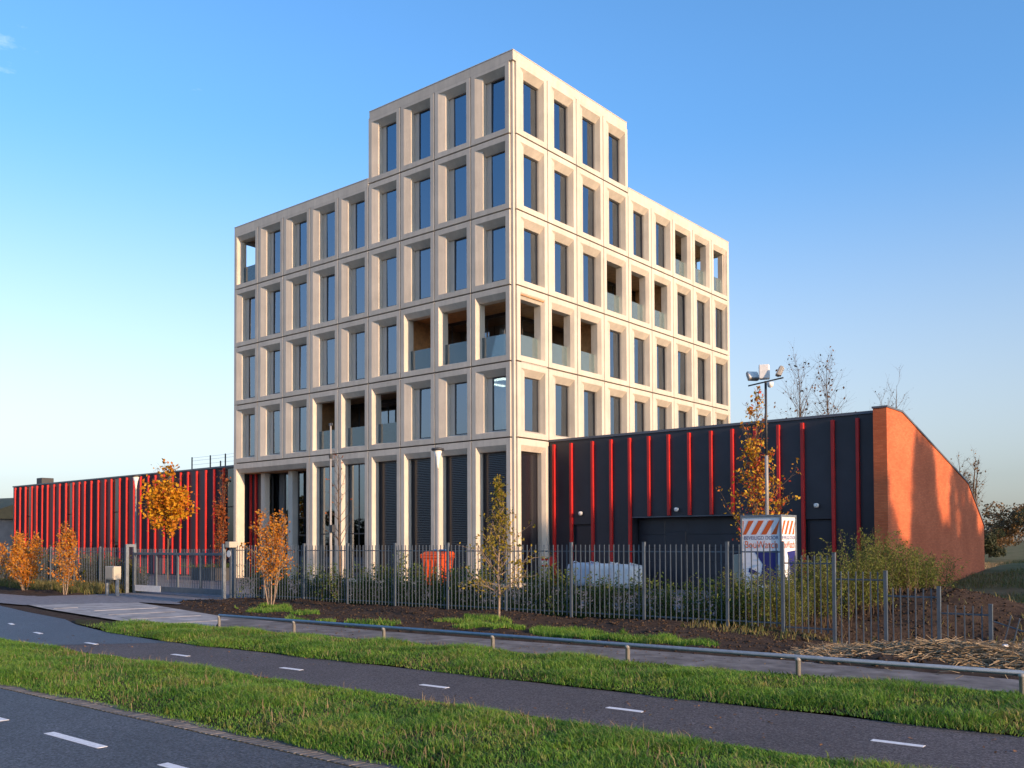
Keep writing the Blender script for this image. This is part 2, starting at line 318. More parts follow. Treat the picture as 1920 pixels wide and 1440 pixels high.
def sn(x, y, s=1.0, seed=0):           # cheap smooth noise, about -1..1
    r = np.random.default_rng(seed); o = np.zeros_like(np.asarray(x, float))
    for k in range(7):
        a = r.uniform(0, 2*math.pi); f = s*r.uniform(0.5, 2.2); o = o+np.sin((x*math.cos(a)+y*math.sin(a))*f+r.uniform(0, 6.28))
    return o/3.2
def sstep(t): t = np.clip(t, 0, 1); return t*t*(3-2*t)

# ------------------------------------------------------------------ ground, roads, paths
def gz(x, y):
    x = np.asarray(x, float); y = np.asarray(y, float)
    line = np.maximum(-18.3, -15.9-(x+2.2)*0.36)
    m = sstep((y-line)/0.5)*sstep((x+3.6)/0.6)*sstep((-11.4-y)/0.8)
    ml = sstep((y+17.0+0.25*(x+11)*0.3)/0.5)*sstep((-10.9-x)/0.6)*sstep((-11.8-y)/0.8)
    mm = np.maximum(m, ml)
    rough = 0.05*sn(x, y, 1.6, 3)+0.035*sn(x, y, 4.5, 4)+0.02*sn(x, y, 11, 5)
    z = -0.05+mm*(0.11+rough)
    t = sstep((x-17.2)/5.5)
    z = z-1.25*t*np.exp(-((y+10.6)/3.4)**2)*sstep((y+17.5)/3)
    z = z+0.95*sstep((y-4)/18)*sstep((x-15.0)/1.5)*1.0
    mound = 0.85*np.exp(-((x-20.0)/2.6)**2-((y+5.4)/2.2)**2)     # heap of dark soil behind the stepped fence
    z = z+mound
    z = z+sstep((x-17)/2)*sstep((y+12)/3)*(0.05*sn(x, y, 3.0, 8)+0.03*sn(x, y, 8.0, 9))
    return z
def axis(lo, hi, step, far):
    a = list(np.arange(lo, hi+1e-6, step)); s = step; v = hi
    while v < far: s *= 1.35; v += s; a.append(v)
    s = step; v = lo; pre = []
    while v > -far: s *= 1.35; v -= s; pre.append(v)
    return np.array(pre[::-1]+a)
ax = axis(-26, 36, 0.25, 3000); ay = axis(-22, 26, 0.25, 3000)
GX, GY = np.meshgrid(ax, ay); GZ = gz(GX, GY)
nx, ny = len(ax), len(ay); I = np.arange(nx*ny).reshape(ny, nx)
q = np.stack([I[:-1, :-1].ravel(), I[:-1, 1:].ravel(), I[1:, 1:].ravel(), I[1:, :-1].ravel()], 1)
gm = np_mesh('ground', np.stack([GX.ravel(), GY.ravel(), GZ.ravel()], 1), None, M_soil, q)
gm.polygons.foreach_set('use_smooth', [True]*len(gm.polygons))
# the ground's own colours: dark turned soil near the fence, rough grass elsewhere
n = M_soil.node_tree; b = n.nodes['Principled BSDF']
geo = n.nodes.new('ShaderNodeNewGeometry'); sp = n.nodes.new('ShaderNodeSeparateXYZ'); n.links.new(geo.outputs['Position'], sp.inputs[0])
def mr(out, a, c):
    k = n.nodes.new('ShaderNodeMapRange'); n.links.new(out, k.inputs[0]); k.inputs[1].default_value = a; k.inputs[2].default_value = c; return k
kx = mr(sp.outputs[1], -3, 4); nz = n.nodes.new('ShaderNodeTexNoise'); nz.inputs['Scale'].default_value = 0.35; nz.inputs['Detail'].default_value = 9; n.links.new(geo.outputs['Position'], nz.inputs['Vector'])
rp = n.nodes.new('ShaderNodeValToRGB'); rp.color_ramp.elements[0].position = 0.35; rp.color_ramp.elements[1].position = 0.68
rp.color_ramp.elements[0].color = (0.075, 0.09, 0.032, 1); rp.color_ramp.elements[1].color = (0.20, 0.16, 0.085, 1); n.links.new(nz.outputs[0], rp.inputs[0])
mxx = n.nodes.new('ShaderNodeMix'); mxx.data_type = 'RGBA'; old = b.inputs['Base Color'].links[0].from_socket
n.links.new(kx.outputs[0], mxx.inputs[0]); n.links.new(old, mxx.inputs[6]); n.links.new(rp.outputs[0], mxx.inputs[7]); n.links.new(mxx.outputs[2], b.inputs['Base Color'])
ground = put('ground', gm); tag(ground, kind='structure')

road = struct('road', MB().poly([(-400, -27.85), (-400, -60), (400, -60), (400, -27.85)], 0.0), M_asph)
dash = MB().box(-0.6, 0.6, -0.055, 0.055, 0.0, 0.004).mesh('lane_dash', M_mark)
for k in range(-6, 8): put('lane_dash', dash, road, (17.39+k*2.35, -28.885, 0.002))
cyc = struct('cycle_path', MB().poly([(60, -24.72), (60, -22.2), (25.2, -22.5), (8.8, -22.85), (5.6, -22.55), (3.0, -22.0), (1.2, -21.4), (-2.8, -20.75), (-6.8, -19.95), (-14, -19.4), (-80, -19.2), (-80, -26.4), (-20, -25.6), (6, -25.0), (14, -24.8)], 0.0), M_cyc)
d2 = MB().box(-0.26, 0.26, -0.05, 0.05, 0.0, 0.004).mesh('path_dash', M_mark)
for x, y, a in [(1.49, -22.95, -14), (4.66, -23.66, -9), (7.99, -24.03, -4), (11.4, -24.02, 0.5), (14.62, -23.93, 1.5), (17.83, -23.83, 1.5), (21.05, -23.74, 1.3), (24.31, -23.66, 1.2), (27.6, -23.6, 1)]:
    put('path_dash', d2, cyc, (x, y, 0.002), R(a))
# newer, darker asphalt where the path meets the junction
M_newasph = mat('new_asphalt', (0.05, 0.056, 0.070), 0.55, 0.6, 40, bump=0.7, bscale=90, detail=9)
patch = MB().poly([(9.3, -22.83), (8.3, -22.83), (5.6, -22.53), (3.0, -21.98), (1.2, -21.38), (-2.8, -20.73), (-6.8, -19.93), (-14, -19.38), (-79, -19.18), (-79, -26.3), (-20, -25.55), (6, -24.97), (7.4, -24.93)], 0.004)
mottle(M_newasph, .5, .85, 1.2, 46)
pt = patch.build('asphalt_patch', M_newasph, cyc)
apron = struct('driveway', MB().poly([(-90, -19.25), (-14, -19.35), (-6.3, -19.3), (-4.3, -16.1), (-2.2, -15.9), (-3.3, -12.6), (-3.3, -6), (-24, -6), (-24, -11.6), (-10.9, -11.6), (-10.9, -15.0), (-13, -16.6), (-90, -17.2)], 0.002), M_apron)
slab = struct('concrete_slabs', MB().poly([(-6.2, -19.2), (-4.2, -16.25), (3.8, -18.1), (7.1, -20.5), (3.4, -20.75), (-3.6, -19.75)], 0.006), M_slabc)
# precast plates laid on it
pl = MB().box(-0.98, 0.98, -0.98, 0.98, 0, 0.008).mesh('concrete_plate', M_slabc)
for i, (x, y) in enumerate([(-4.2, -18.4), (-2.15, -18.1), (-0.1, -18.7), (1.95, -19.1), (4.0, -19.5), (-3.0, -17.4+0.95), (-1.2, -17.05+0.9)]):
    if i < 5: put('concrete_plate', pl, slab, (x, y, 0.006), R(-12+rng.uniform(-1.5, 1.5)))
foot = struct('footpath', MB().poly([(3.85, -18.2), (10.9, -18.5), (15, -18.3), (20.9, -17.95), (60, -16.6), (60, -19.0), (24.6, -19.45), (19.7, -19.8), (12.6, -20.2), (7.2, -20.45)], 0.012), M_foot)
court = struct('courtyard', MB().poly([(-60, -5.9), (-3.2, -5.9), (-3.2, -11.2), (16.9, -11.2), (16.9, 2.75), (-60, 2.75)], 0.004), M_court)

def strip_sheet(name, x0, x1, ya, yb, hfun, step=0.25, m=M_verge):
    xs = np.arange(x0, x1+step, step); ts = np.linspace(0, 1, 13)
    X, T = np.meshgrid(xs, ts); A = ya(X); B = yb(X); Y = A+(B-A)*T; Z = hfun(X, Y, T)
    k = np.arange(X.size).reshape(X.shape)
    f = np.stack([k[:-1, :-1].ravel(), k[:-1, 1:].ravel(), k[1:, 1:].ravel(), k[1:, :-1].ravel()], 1)
    me = np_mesh(name, np.stack([X.ravel(), Y.ravel(), Z.ravel()], 1), None, m, f); o = put(name, me); tag(o, kind='structure'); return o
v1a = lambda x: -27.52+0*x-0.1*sstep((16-x)/5)+0.03*np.sin(x*3)+0.02*np.sin(x*7.3)
v1b = lambda x: np.where(x < 14, -25.0-0.0125*(14-x), -25.0)+0.05*np.sin(x*1.1)+0.03*np.sin(x*3.7)
h1 = lambda x, y, t: 0.012+0.07*np.sin(np.pi*np.clip(t, 0, 1))**0.6+0.02*sn(x, y, 2.0, 12)*np.sin(np.pi*t)
strip_sheet('verge', -40, 45, v1a, v1b, h1)
v2a = lambda x: np.interp(x, [1.5, 3.2, 5.8, 8.8, 14, 25, 45], [-21.3, -21.95, -22.5, -22.8, -22.72, -22.45, -22.0])+0.05*np.sin(x*1.7)+0.03*np.sin(x*4.1)
v2b = lambda x: np.interp(x, [1.5, 3.4, 7.2, 12.6, 20, 25, 45], [-21.15, -20.85, -20.55, -20.3, -19.95, -19.65, -19.3])+0.04*np.sin(x*2.3)
h2 = lambda x, y, t: 0.014+0.06*np.sin(np.pi*np.clip(t, 0, 1))**0.5*sstep((x-2)/4)+0.02*sn(x, y, 2.0, 13)*np.sin(np.pi*t)
strip_sheet('verge', 1.5, 45, v2a, v2b, h2)
pv = put('paver_strip', MB().box(-30, 30, -27.845, -27.5, -0.06, -0.004).mesh('paver_strip', M_verge)); tag(pv, kind='structure')
pvm = [MB().rings([(-.049, .049, -.098, .098, -.05), (-.049, .049, -.098, .098, 0.006), (-.042, .042, -.091, .091, 0.012)], True).mesh('paver', mat('paver%d' % i, c, 0.9, 0.35, 9, bump=0.3, bscale=60)) for i, c in enumerate([(0.15, 0.135, 0.12), (0.19, 0.165, 0.14), (0.12, 0.115, 0.11)])]
for me in pvm:
    co = np.zeros(len(me.vertices)*3, np.float32); me.vertices.foreach_get('co', co); co = co.reshape(-1, 3)[:, [0, 2, 1]]; me.vertices.foreach_set('co', co.ravel().copy())
    bm = bmesh.new(); bm.from_mesh(me); bmesh.ops.recalc_face_normals(bm, faces=bm.faces); bm.to_mesh(me); bm.free()
for k in range(104):
    for j in range(2):
        put('paver', pvm[int(rng.integers(3))], pv, (11.4+k*0.104+0.02*j, -27.715+0.202*j, -.0105+rng.uniform(-.002, .002)), R(rng.uniform(-1.5, 1.5)-14))

# ------------------------------------------------------------------ office building
W, H, Z1, C0 = 2.467, 3.6, 7.05, 0.219
BL = thing('office_building', 'cream concrete office tower with deep window frames and raised corner block', 'building')
gx_, gz_ = 0.025, 0.032
def panel_rings(Hh, kind):
    if kind == 'reg':
        a = (.275, W-.275, .29, Hh-.30); bq = (.655, W-.655, .41, Hh-.61)
        rs = [(gx_, W-gx_, gz_, Hh-gz_, .14), (gx_, W-gx_, gz_, Hh-gz_, .012), (gx_+.01, W-gx_-.01, gz_+.01, Hh-gz_-.01, 0), (*a, 0), (*bq, .11), (*bq, .46)]
    elif kind == 'log':
        a = (.275, W-.275, .29, Hh-.30); bq = (.365, W-.365, .36, Hh-.56)
        rs = [(gx_, W-gx_, gz_, Hh-gz_, .6), (gx_, W-gx_, gz_, Hh-gz_, .012), (gx_+.01, W-gx_-.01, gz_+.01, Hh-gz_-.01, 0), (*a, 0), (*bq, .2), (*bq, .6), (gx_, W-gx_, gz_, Hh-gz_, .6)]
    else:
        a = (.275, W-.275, .14, Hh-.34); bq = (.365, W-.365, .18, Hh-.60)
        rs = [(gx_, W-gx_, -.2, Hh-gz_, .5), (gx_, W-gx_, -.2, Hh-gz_, .012), (gx_+.01, W-gx_-.01, -.19, Hh-gz_-.01, 0), (*a, 0), (*bq, .2), (*bq, .5)]
    return rs
def regular_panel():
    mb = MB().rings([(gx_, W-gx_, gz_, H-gz_, .30), (gx_, W-gx_, gz_, H-gz_, .012), (gx_+.01, W-gx_-.01, gz_+.01, H-gz_-.01, 0), (.275, W-.275, .29, H-.30, 0)])
    a = len(mb.v)-4                     # bl, br, tr, tl of the outer opening
    xr = W-.325
    mb.v += [(.695, .11, .330), (.695, .11, H-.41), (.695, .30, .40), (xr, .30, .40), (xr, .30, H-.60), (.695, .30, H-.60),
             (.695, .46, .40), (xr, .46, .40), (xr, .46, H-.60), (.695, .46, H-.60)]
    b0, b1, c0, c1, c2, c3, d0, d1, d2_, d3 = range(a+4, a+14)
    mb.f += [(a, b0, b1, a+3), (a+1, a+2, c2, c1), (a+3, b1, c3, c2, a+2), (a, a+1, c1, c0, b0), (b0, c0, d0, d3, c3, b1), (c1, c2, d2_, d1), (c3, c2, d2_, d3), (c0, c1, d1, d0)]
    return mb
PM = {k: (regular_panel() if k == 'reg' else MB().rings(panel_rings(Z1 if k == 'gnd' else H, k))).mesh('facade_panel_'+k, M_conc) for k in ('reg', 'log', 'gnd')}
WX0, WX1, WZ0, WZ1 = 1.01, W-.325, .40, H-.60
inf_me = MB().rings([(.696, WX0, .401, WZ1-.001, .45), (.696, WX0, .401, WZ1-.001, .40), (.704, WX0-.008, .41, WZ1-.009, .392)], True).mesh('infill_panel', M_conc2)
fr_me = MB().rings([(WX0+.001, WX1-.001, WZ0+.001, WZ1-.001, .455), (WX0+.001, WX1-.001, WZ0+.001, WZ1-.001, .395), (WX0+.055, WX1-.055, WZ0+.055, WZ1-.055, .395), (WX0+.055, WX1-.055, WZ0+.055, WZ1-.055, .455)]).mesh('window_frame', M_frame)
pane_me = MB().box(WX0+.05, WX1-.05, .425, .437, WZ0+.05, WZ1-.05).mesh('pane', M_glass)
sill_me = MB().box(.70, W-.70, .10, .38, .412, .425).mesh('sill', M_conc2)
bal_me = MB().box(.37, W-.37, .40, .415, .30, 1.42).mesh('balustrade', M_balu)
gfr_me = MB().rings([(.366, W-.366, .181, Z1-.601, .5), (.366, W-.366, .181, Z1-.601, .42), (.42, W-.42, .23, Z1-.66, .42), (.42, W-.42, .23, Z1-.66, .5)]).mesh('window_frame', M_frame)
gp_me = MB().box(.415, W-.415, .455, .465, .22, Z1-.65).mesh('pane', M_blind)
gp2_me = MB().box(.415, W-.415, .455, .465, .22, Z1-.65).mesh('pane', M_glass)
gm_me = MB().box(W/2-.03, W/2+.03, .43, .452, .23, Z1-.66).box(.42, W/2-.031, .43, .452, 2.6, 2.66).box(W/2+.031, W-.42, .43, .452, 2.6, 2.66).mesh('mullion', M_frame)
M_blindcloth = mat('blind_cloth', (0.42, 0.40, 0.37), .9)
def facade_panel(kind, loc, rz, glass=False):
    o = put('facade_panel', PM[kind], BL, loc, rz)
    if kind == 'reg':
        put('infill_panel', inf_me, o); f = put('window_frame', fr_me, o); pn = put('pane', pane_me, o); pn.rotation_euler = (R(rng.normal()*.25), 0, R(rng.normal()*.25))
        if rng.uniform() < .16:
            bh = rng.uniform(.3, 1.5); MB().box(WX0+.06, WX1-.06, .50, .505, WZ1-bh, WZ1-.02).build('roller_blind', M_blindcloth, o)
    elif kind == 'log': put('balustrade', bal_me, o)
    else:
        put('window_frame', gfr_me, o); put('pane', gp2_me if glass else gp_me, o)
        if glass: put('mullion', gm_me, o)
    return o
LOGL = {(0, 2), (1, 2), (2, 2), (3, 1), (4, 1), (5, 1), (8, 4)}
LOGR = {(0, 2), (1, 2), (2, 2), (3, 3), (4, 3), (5, 3), (6, 4), (7, 4), (8, 4)}
XE = -22.422-0.15; YE = 22.422+0.15
def zl(l): return Z1+(l-1)*H
for l in range(1, 6):
    for k in range(9 if l < 5 else 4):
        if l > 5: continue
        z = zl(l)
        facade_panel('log' if (k, l) in LOGL else 'reg', (-C0-W*(k+1), 0, z), 0)
        facade_panel('log' if (k, l) in LOGR else 'reg', (0, C0+W*k, z), R(90))
    if l < 5:
        for k in range(2):
            facade_panel('log' if (l == 4 and k == 0) else 'reg', (XE, C0+W*(k+1), zl(l)), R(-90))
            facade_panel('log' if (l == 4 and k == 0) else 'reg', (-C0-W*k, YE, zl(l)), R(180))
for k in range(6): facade_panel('gnd', (-C0-W*(k+1), 0, 0), 0, glass=k in (4, 5))
facade_panel('gnd', (0, C0, 0), R(90))
# entrance portal: one wide ground floor opening over three bays
ew = 3*W
MB().rings([(gx_, ew-gx_, -.2, Z1-gz_, .5), (gx_, ew-gx_, -.2, Z1-gz_, .012), (gx_+.01, ew-gx_-.01, -.19, Z1-gz_-.01, 0), (.275, ew-.275, -.15, Z1-.34, 0), (.375, ew-.375, -.15, Z1-.60, .22), (.375, ew-.375, -.15, Z1-.60, .55), (gx_, ew-gx_, -.2, Z1-gz_, .55)]).build('entrance_portal', M_conc, BL, (-C0-W*9, 0, 0))
# corner pier with stepped grooves
ZT5, ZT4 = zl(6), zl(5)
MB().box(-C0-.005, -.09, .09, C0+.005, -.2, ZT5-.1).build('corner_pier', M_conc, BL)
# parapets
def band(name, x0, x1, y0, y1, z0, z1): return MB().box(x0, x1, y0, y1, z0, z1).build(name, M_conc, BL, bevel=0.01)
PT = 0.30
band('parapet', -C0-4*W+.10, 0.004, -.004, .32, ZT5-.15, ZT5+PT)
band('parapet', -.32, .004, .321, C0+4*W-.10, ZT5-.15, ZT5+PT)
band('parapet', -C0-9*W+.04, -C0-4*W-.002, -.004, .32, ZT4-.15, ZT4+PT)
band('parapet', -.32, .004, C0+4*W+.002, C0+9*W-.04, ZT4-.15, ZT4+PT)
band('parapet', -C0-9*W+.04, -C0-9*W+.36, .321, C0+9*W-.4, ZT4-.15, ZT4+PT)
band('parapet', -C0-9*W+.04, -.33, C0+9*W-.36, C0+9*W-.04, ZT4-.15, ZT4+PT)
band('parapet', -C0-4*W+.10, -C0-4*W+.42, .321, C0+4*W-.10, ZT5-.15, ZT5+PT)
band('parapet', -C0-4*W+.43, -.33, C0+4*W-.42, C0+4*W-.10, ZT5-.15, ZT5+PT)
def coping(x0, x1, y0, y1, z): MB().box(x0, x1, y0, y1, z, z+.035).build('coping', M_conc2, BL)
coping(-C0-4*W+.085, .02, -.02, .34, ZT5+PT); coping(-.34, .02, .341, C0+4*W-.085, ZT5+PT)
coping(-C0-9*W+.025, -C0-4*W-.004, -.02, .34, ZT4+PT); coping(-.34, .02, C0+4*W+.004, C0+9*W-.025, ZT4+PT)
# joint backing, slabs, roofs, core, rear walls
mb = MB()
for l in range(1, 7):
    xe = (9 if l < 6 else 4)*W+C0; z = zl(l)
    mb.box(-xe+.05, -.25, .305, .45, z-.2, z+.2 if l not in (5, 6) else z+.1); mb.box(-.45, -.305, .46, xe-.05, z-.2, z+.2 if l not in (5, 6) else z+.1)
mb.build('joint_backing', M_backing, BL)
mb = MB()
for k in range(0, 10):
    zt = ZT5 if k <= 4 else ZT4
    for (l0, l1) in [(1, 6 if k <= 4 else 5)]:
        x = -C0-W*k
        for l in range(l0, l1):
            lg = ((k, l) in LOGL) or ((k-1, l) in LOGL); lr = ((k, l) in LOGR) or ((k-1, l) in LOGR)
            z = zl(l)
            mb.box(x-.2, x+.2 if k else x+.0, .31 if not lg else .3, .44 if not lg else .58, z+.21, z+H-.21)
            if k: mb.box(-.44 if not lr else -.58, -.31 if not lr else -.3, C0+W*k-.2, C0+W*k+.2, z+.21, z+H-.21)
mb.build('pier_backing', M_backing, BL)
mb = MB()
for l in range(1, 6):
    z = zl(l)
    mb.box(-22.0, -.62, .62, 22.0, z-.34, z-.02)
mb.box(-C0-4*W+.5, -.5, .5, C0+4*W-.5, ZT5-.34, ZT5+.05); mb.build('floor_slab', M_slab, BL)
MB().box(-22.1, -.4, C0+4*W+.2, 22.1, ZT4-.01, ZT4+.06).box(-22.1, -C0-4*W-.2, .4, C0+4*W+.19, ZT4-.01, ZT4+.06).build('roof_deck', M_dark, BL)
MB().box(-17, -4.6, 4.6, 17, .1, ZT4-.4).box(-9, -3.5, 3.5, 9, ZT4+.07, ZT5-.4).build('core_wall', M_room, BL)
mb = MB()
mb.box(XE+.02, XE+.3, C0+2*W, C0+9*W, 0, ZT4-.16).box(-C0-9*W+.2, -C0-2*W, YE-.3, YE-.02, 0, ZT4-.16)
mb.box(-C0-4*W+.02, -C0-4*W+.3, .3, C0+4*W-.3, ZT4+.07, ZT5-.16).box(-C0-4*W+.31, -.35, C0+4*W-.3, C0+4*W-.02, ZT4+.07, ZT5-.16)
mb.box(-.4, -.1, 2.76, C0+9*W-.2, 0, Z1-.25).box(-C0-2*W, -.45, YE-.3, YE-.05, 0, Z1-.1).box(XE+.02, XE+.3, 1.7, C0+2*W-.01, 0, Z1-.05)
mb.build('rear_wall', M_conc, BL)
# far corner posts so that the end panels meet
MB().box(XE+.16, XE+.16+.3, .02, C0-.005, -.2, ZT4-.16).build('corner_pier', M_conc, BL)
MB().box(-C0+.005, -.02, YE-.45, YE-.16, 0, ZT4-.16).build('corner_pier', M_conc, BL)
# loggias
def loggia(rz, a0, a1, l, s0=True, s1=True, g0=None, g1=None):
    """run along a facade, local x to the right as seen from outside, y inwards"""
    z = zl(l); D = 2.6
    MB().box(a0+.02, a1-.02, .60, D, z+H-.42, z+H-.345).build('loggia_ceiling', M_wood, BL, (0, 0, 0), rz)
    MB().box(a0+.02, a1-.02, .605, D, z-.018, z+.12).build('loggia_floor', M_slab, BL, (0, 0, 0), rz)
    g0 = a0 if g0 is None else g0; g1 = a1 if g1 is None else g1
    if g1-g0 > 0.5:
        gw = put('loggia_window', MB().box(g0, g1, D+.03, D+.042, z+.2, z+H-.5).mesh('loggia_window', M_glass), BL, (0, 0, 0), rz)
        m2 = MB().box(g0, g1, D, D+.07, z+.121, z+.2).box(g0, g1, D, D+.07, z+H-.6, z+H-.43)
        nn = max(1, round((g1-g0)/1.23))
        for i in range(nn+1):
            x = g0+(g1-g0)*i/nn; m2.box(x-.03, x+.03, D+.005, D+.065, z+.2, z+H-.6)
        m2.build('mullion', M_frame, gw)
    if s0: MB().box(a0-.1, a0+.02, .61, D+.07, z, z+H-.43).build('loggia_side_wall', M_wood, BL, (0, 0, 0), rz)
    if s1: MB().box(a1-.02, a1+.1, .61, D+.07, z, z+H-.43).build('loggia_side_wall', M_wood, BL, (0, 0, 0), rz)
jl = lambda k: -C0-W*k
jr = lambda k: C0+W*k
loggia(0, jl(6), jl(3), 1)
loggia(0, jl(3), -.02, 2, True, False, None, -2.67)
loggia(R(90), 2.61, jr(3), 2, False, True, 2.67, None)
loggia(R(90), jr(3), jr(6), 3)
loggia(R(90), jr(6), 22.3, 4, True, False)
loggia(0, -22.3, jl(8), 4, False, True)
# ceiling lights burning on the first floor
sm = MB().box(-.9, .9, -.09, .09, 0, .05).mesh('ceiling_light', M_striplight)
for x, y in [(-3.2, 1.9), (-5.0, 2.6), (-1.9, 3.4), (-19.6, 1.9)]: put('ceiling_light', sm, BL, (x, y, zl(2)-.42))
for y in (1.8, 4.6, 7.2, 9.6, 12.0, 14.5, 17): put('ceiling_light', sm, BL, (-2.2, y, zl(2)-.42), R(90)); put('ceiling_light', sm, BL, (-3.6, y+.9, zl(2)-.42), R(90))
# entrance recess
e0 = -C0-9*W
MB().box(e0+.4, -C0-6*W-.02, .56, 1.62, Z1-.62, Z1-.55).build('entrance_ceiling', M_wood, BL)
MB().box(e0+.2, -20.62, 1.1, 1.3, 0, Z1-.63).build('entrance_wall', M_clad, BL)
for x in (-22.1, -21.55): MB().box(x-.07, x+.07, .98, 1.095, .05, Z1-.63).build('red_fin', M_red, BL, bevel=.01)
MB().box(-20.72, -20.36, .8, 1.2, 0, Z1-.63).build('column', M_conc2, BL, bevel=.02)
MB().box(-18.0, -17.6, .78, 1.2, 0, Z1-.63).build('column', M_conc, BL, bevel=.02)
eg = put('entrance_window', MB().box(-20.6, -C0-6*W, 1.55, 1.56, .1, Z1-.64).mesh('entrance_window', M_glass), BL)
m2 = MB()
for x in (-20.55, -19.3, -18.0, -16.7, -15.3): m2.box(x-.04, x+.04, 1.5, 1.545, 0, Z1-.64)
for a, c in ((-20.5, -19.35), (-19.25, -18.05), (-17.95, -16.75), (-16.65, -15.35)): m2.box(a, c, 1.51, 1.545, 2.55, 2.65).box(a, c, 1.51, 1.545, 3.6, 3.66)
m2.build('mullion', M_frame, eg)
MB().box(-C0-6*W-.02, -C0-6*W+.1, .56, 1.6, 0, Z1-.63).build('entrance_wall', M_conc2, BL)
MB().box(-20.0, -.6, 3.4, 3.5, 0, Z1-.4).build('room_wall', M_room, BL)

# ------------------------------------------------------------------ right hall
HR = thing('hall_building', 'low black-clad hall with thin red vertical fins and an orange brick end wall', 'building')
MB().prism_x([(3.35, 0), (3.35, 6.95), (4.1, 6.95), (14, 4.6), (17.0, 2.6), (17.0, 0)], .02, 15.69).build('hall_body', M_dark, HR)
fins = [.34, 1.36, 2.59, 3.63, 4.64, 5.65, 6.66, 7.68, 8.73, 9.72, 10.75, 11.76, 12.77, 14.0, 14.97]
def finmesh(z0, z1):
    return MB().rings([(-.06, .06, z0, z1, .135), (-.06, .06, z0, z1, .006), (-.054, .054, z0, z1-.006, 0)], True).mesh('red_fin', M_red)
ff, fs = finmesh(.1, 6.86), finmesh(3.27, 6.86)
DZ0, DZ1 = 4.72, 11.4
for x in fins: put('red_fin', fs if DZ0 < x < DZ1 else ff, HR, (x, 2.558, 0))
bounds = [.01]+fins+[15.695]
for a, c in zip(bounds[:-1], bounds[1:]):
    mid = (a+c)/2; z0 = .04
    if 1.3 < mid < 2.6: z0 = 2.95
    if 12.75 < mid < 14.0: z0 = 2.98
    if a >= 4.6 and c <= 11.8: z0 = 3.26
    MB().rings([(a+.004, c-.004, z0, 7.0, .06), (a+.004, c-.004, z0, 7.0, .006), (a+.01, c-.01, z0+.006, 6.994, 0)], True).build('cladding_panel', M_clad, HR, (0, 2.695, 0))
MB().box(0.01, 15.695, 2.76, 3.34, 3.28, 6.9).box(.01, 1.37, 2.76, 3.34, 0, 3.27).box(2.58, 4.62, 2.76, 3.34, 0, 3.27).box(11.5, 12.75, 2.76, 3.34, 0, 3.27).box(14.0, 15.69, 2.76, 3.34, 0, 3.27).box(1.371, 2.579, 2.9, 3.34, 0, 3.27).box(12.751, 13.999, 2.9, 3.34, 0, 3.27).build('backing_wall', M_dark, HR)
def door(x0, x1, zt, y):
    d = MB().rings([(x0, x1, .02, zt, .06), (x0, x1, .02, zt, .01), (x0+.01, x1-.01, .03, zt-.01, 0)], True).build('door', M_clad, HR, (0, y, 0))
    MB().rings([(x0+.06, x1-.06, .1, zt-.06, -.001), (x0+.09, x1-.09, .13, zt-.09, -.012)], True).build('door_leaf', M_clad, d)
    MB().tube((x1-.16, -.06, 1.05), (x1-.30, -.06, 1.05), .012).tube((x1-.16, 0, 1.05), (x1-.16, -.065, 1.05), .012).build('handle', M_steel, d)
door(1.45, 2.50, 2.93, 2.82); door(12.86, 13.9, 2.95, 2.82)
gd = put('garage_door', None, HR, (0, 0, 0))
bpy.data.objects.remove(gd)
gd = MB().box(4.75, 11.35, 3.24, 3.32, 0, 3.2).build('garage_door', M_clad, HR)
secs = [(.05, .62), (.64, 1.22), (1.24, 1.82), (1.84, 2.42), (2.44, 3.1)]
for z0, z1 in secs:
    for x0, x1 in ((4.85, 6.1), (7.25, 11.2)): MB().rings([(x0, x1, z0, z1, 0), (x0+.01, x1-.01, z0+.01, z1-.01, -.012)], True).build('door_section', M_clad, gd, (0, 3.238, 0))
wk = MB().rings([(6.17, 7.17, .06, 2.56, 0), (6.19, 7.15, .08, 2.54, -.03)], True).build('wicket_door', M_clad, gd, (0, 3.236, 0))
MB().box(4.64, 11.45, 2.70, 3.23, 3.205, 3.255).build('lintel', M_coping, HR)
MB().box(4.62, 4.70, 2.71, 3.23, 0, 3.2).build('door_jamb', M_clad, HR); MB().box(11.41, 11.49, 2.71, 3.23, 0, 3.2).build('door_jamb', M_clad, HR)
MB().box(-.0, 15.69, 2.64, 3.5, 7.005, 7.11).build('coping', M_coping, HR)
MB().prism_x([(2.2, -.3), (2.2, 7.12), (4.05, 7.12), (14.05, 4.8), (17.1, 2.8), (17.1, -.3)], 15.70, 16.2).build('brick_wall', M_brick, HR)
cp = MB()
prof = [(2.17, 7.122), (4.06, 7.122), (14.07, 4.802), (17.13, 2.802)]
for (ya, za), (yb, zb) in zip(prof[:-1], prof[1:]):
    b0 = len(cp.v); t = .07
    cp.v += [(15.66, ya, za), (16.24, ya, za), (16.24, yb, zb), (15.66, yb, zb), (15.66, ya, za+t), (16.24, ya, za+t), (16.24, yb, zb+t), (15.66, yb, zb+t)]
    cp.f += [(b0, b0+3, b0+2, b0+1), (b0+4, b0+5, b0+6, b0+7), (b0, b0+1, b0+5, b0+4), (b0+1, b0+2, b0+6, b0+5), (b0+2, b0+3, b0+7, b0+6), (b0+3, b0, b0+4, b0+7)]
cp.build('wall_coping', M_coping, HR)
wl = MB().lathe([(.0, -.085), (.07, -.08), (.10, -.02), (.10, .06), (.06, .09), (0, .095)], 14).box(-.05, .05, .02, .125, -.05, .05)
wlm = wl.mesh('wall_lamp', M_ball, True)
for x, z in ((1.92, 3.47), (7.06, 3.52), (13.33, 3.52)): put('wall_lamp', wlm, HR, (x, 2.57, z))

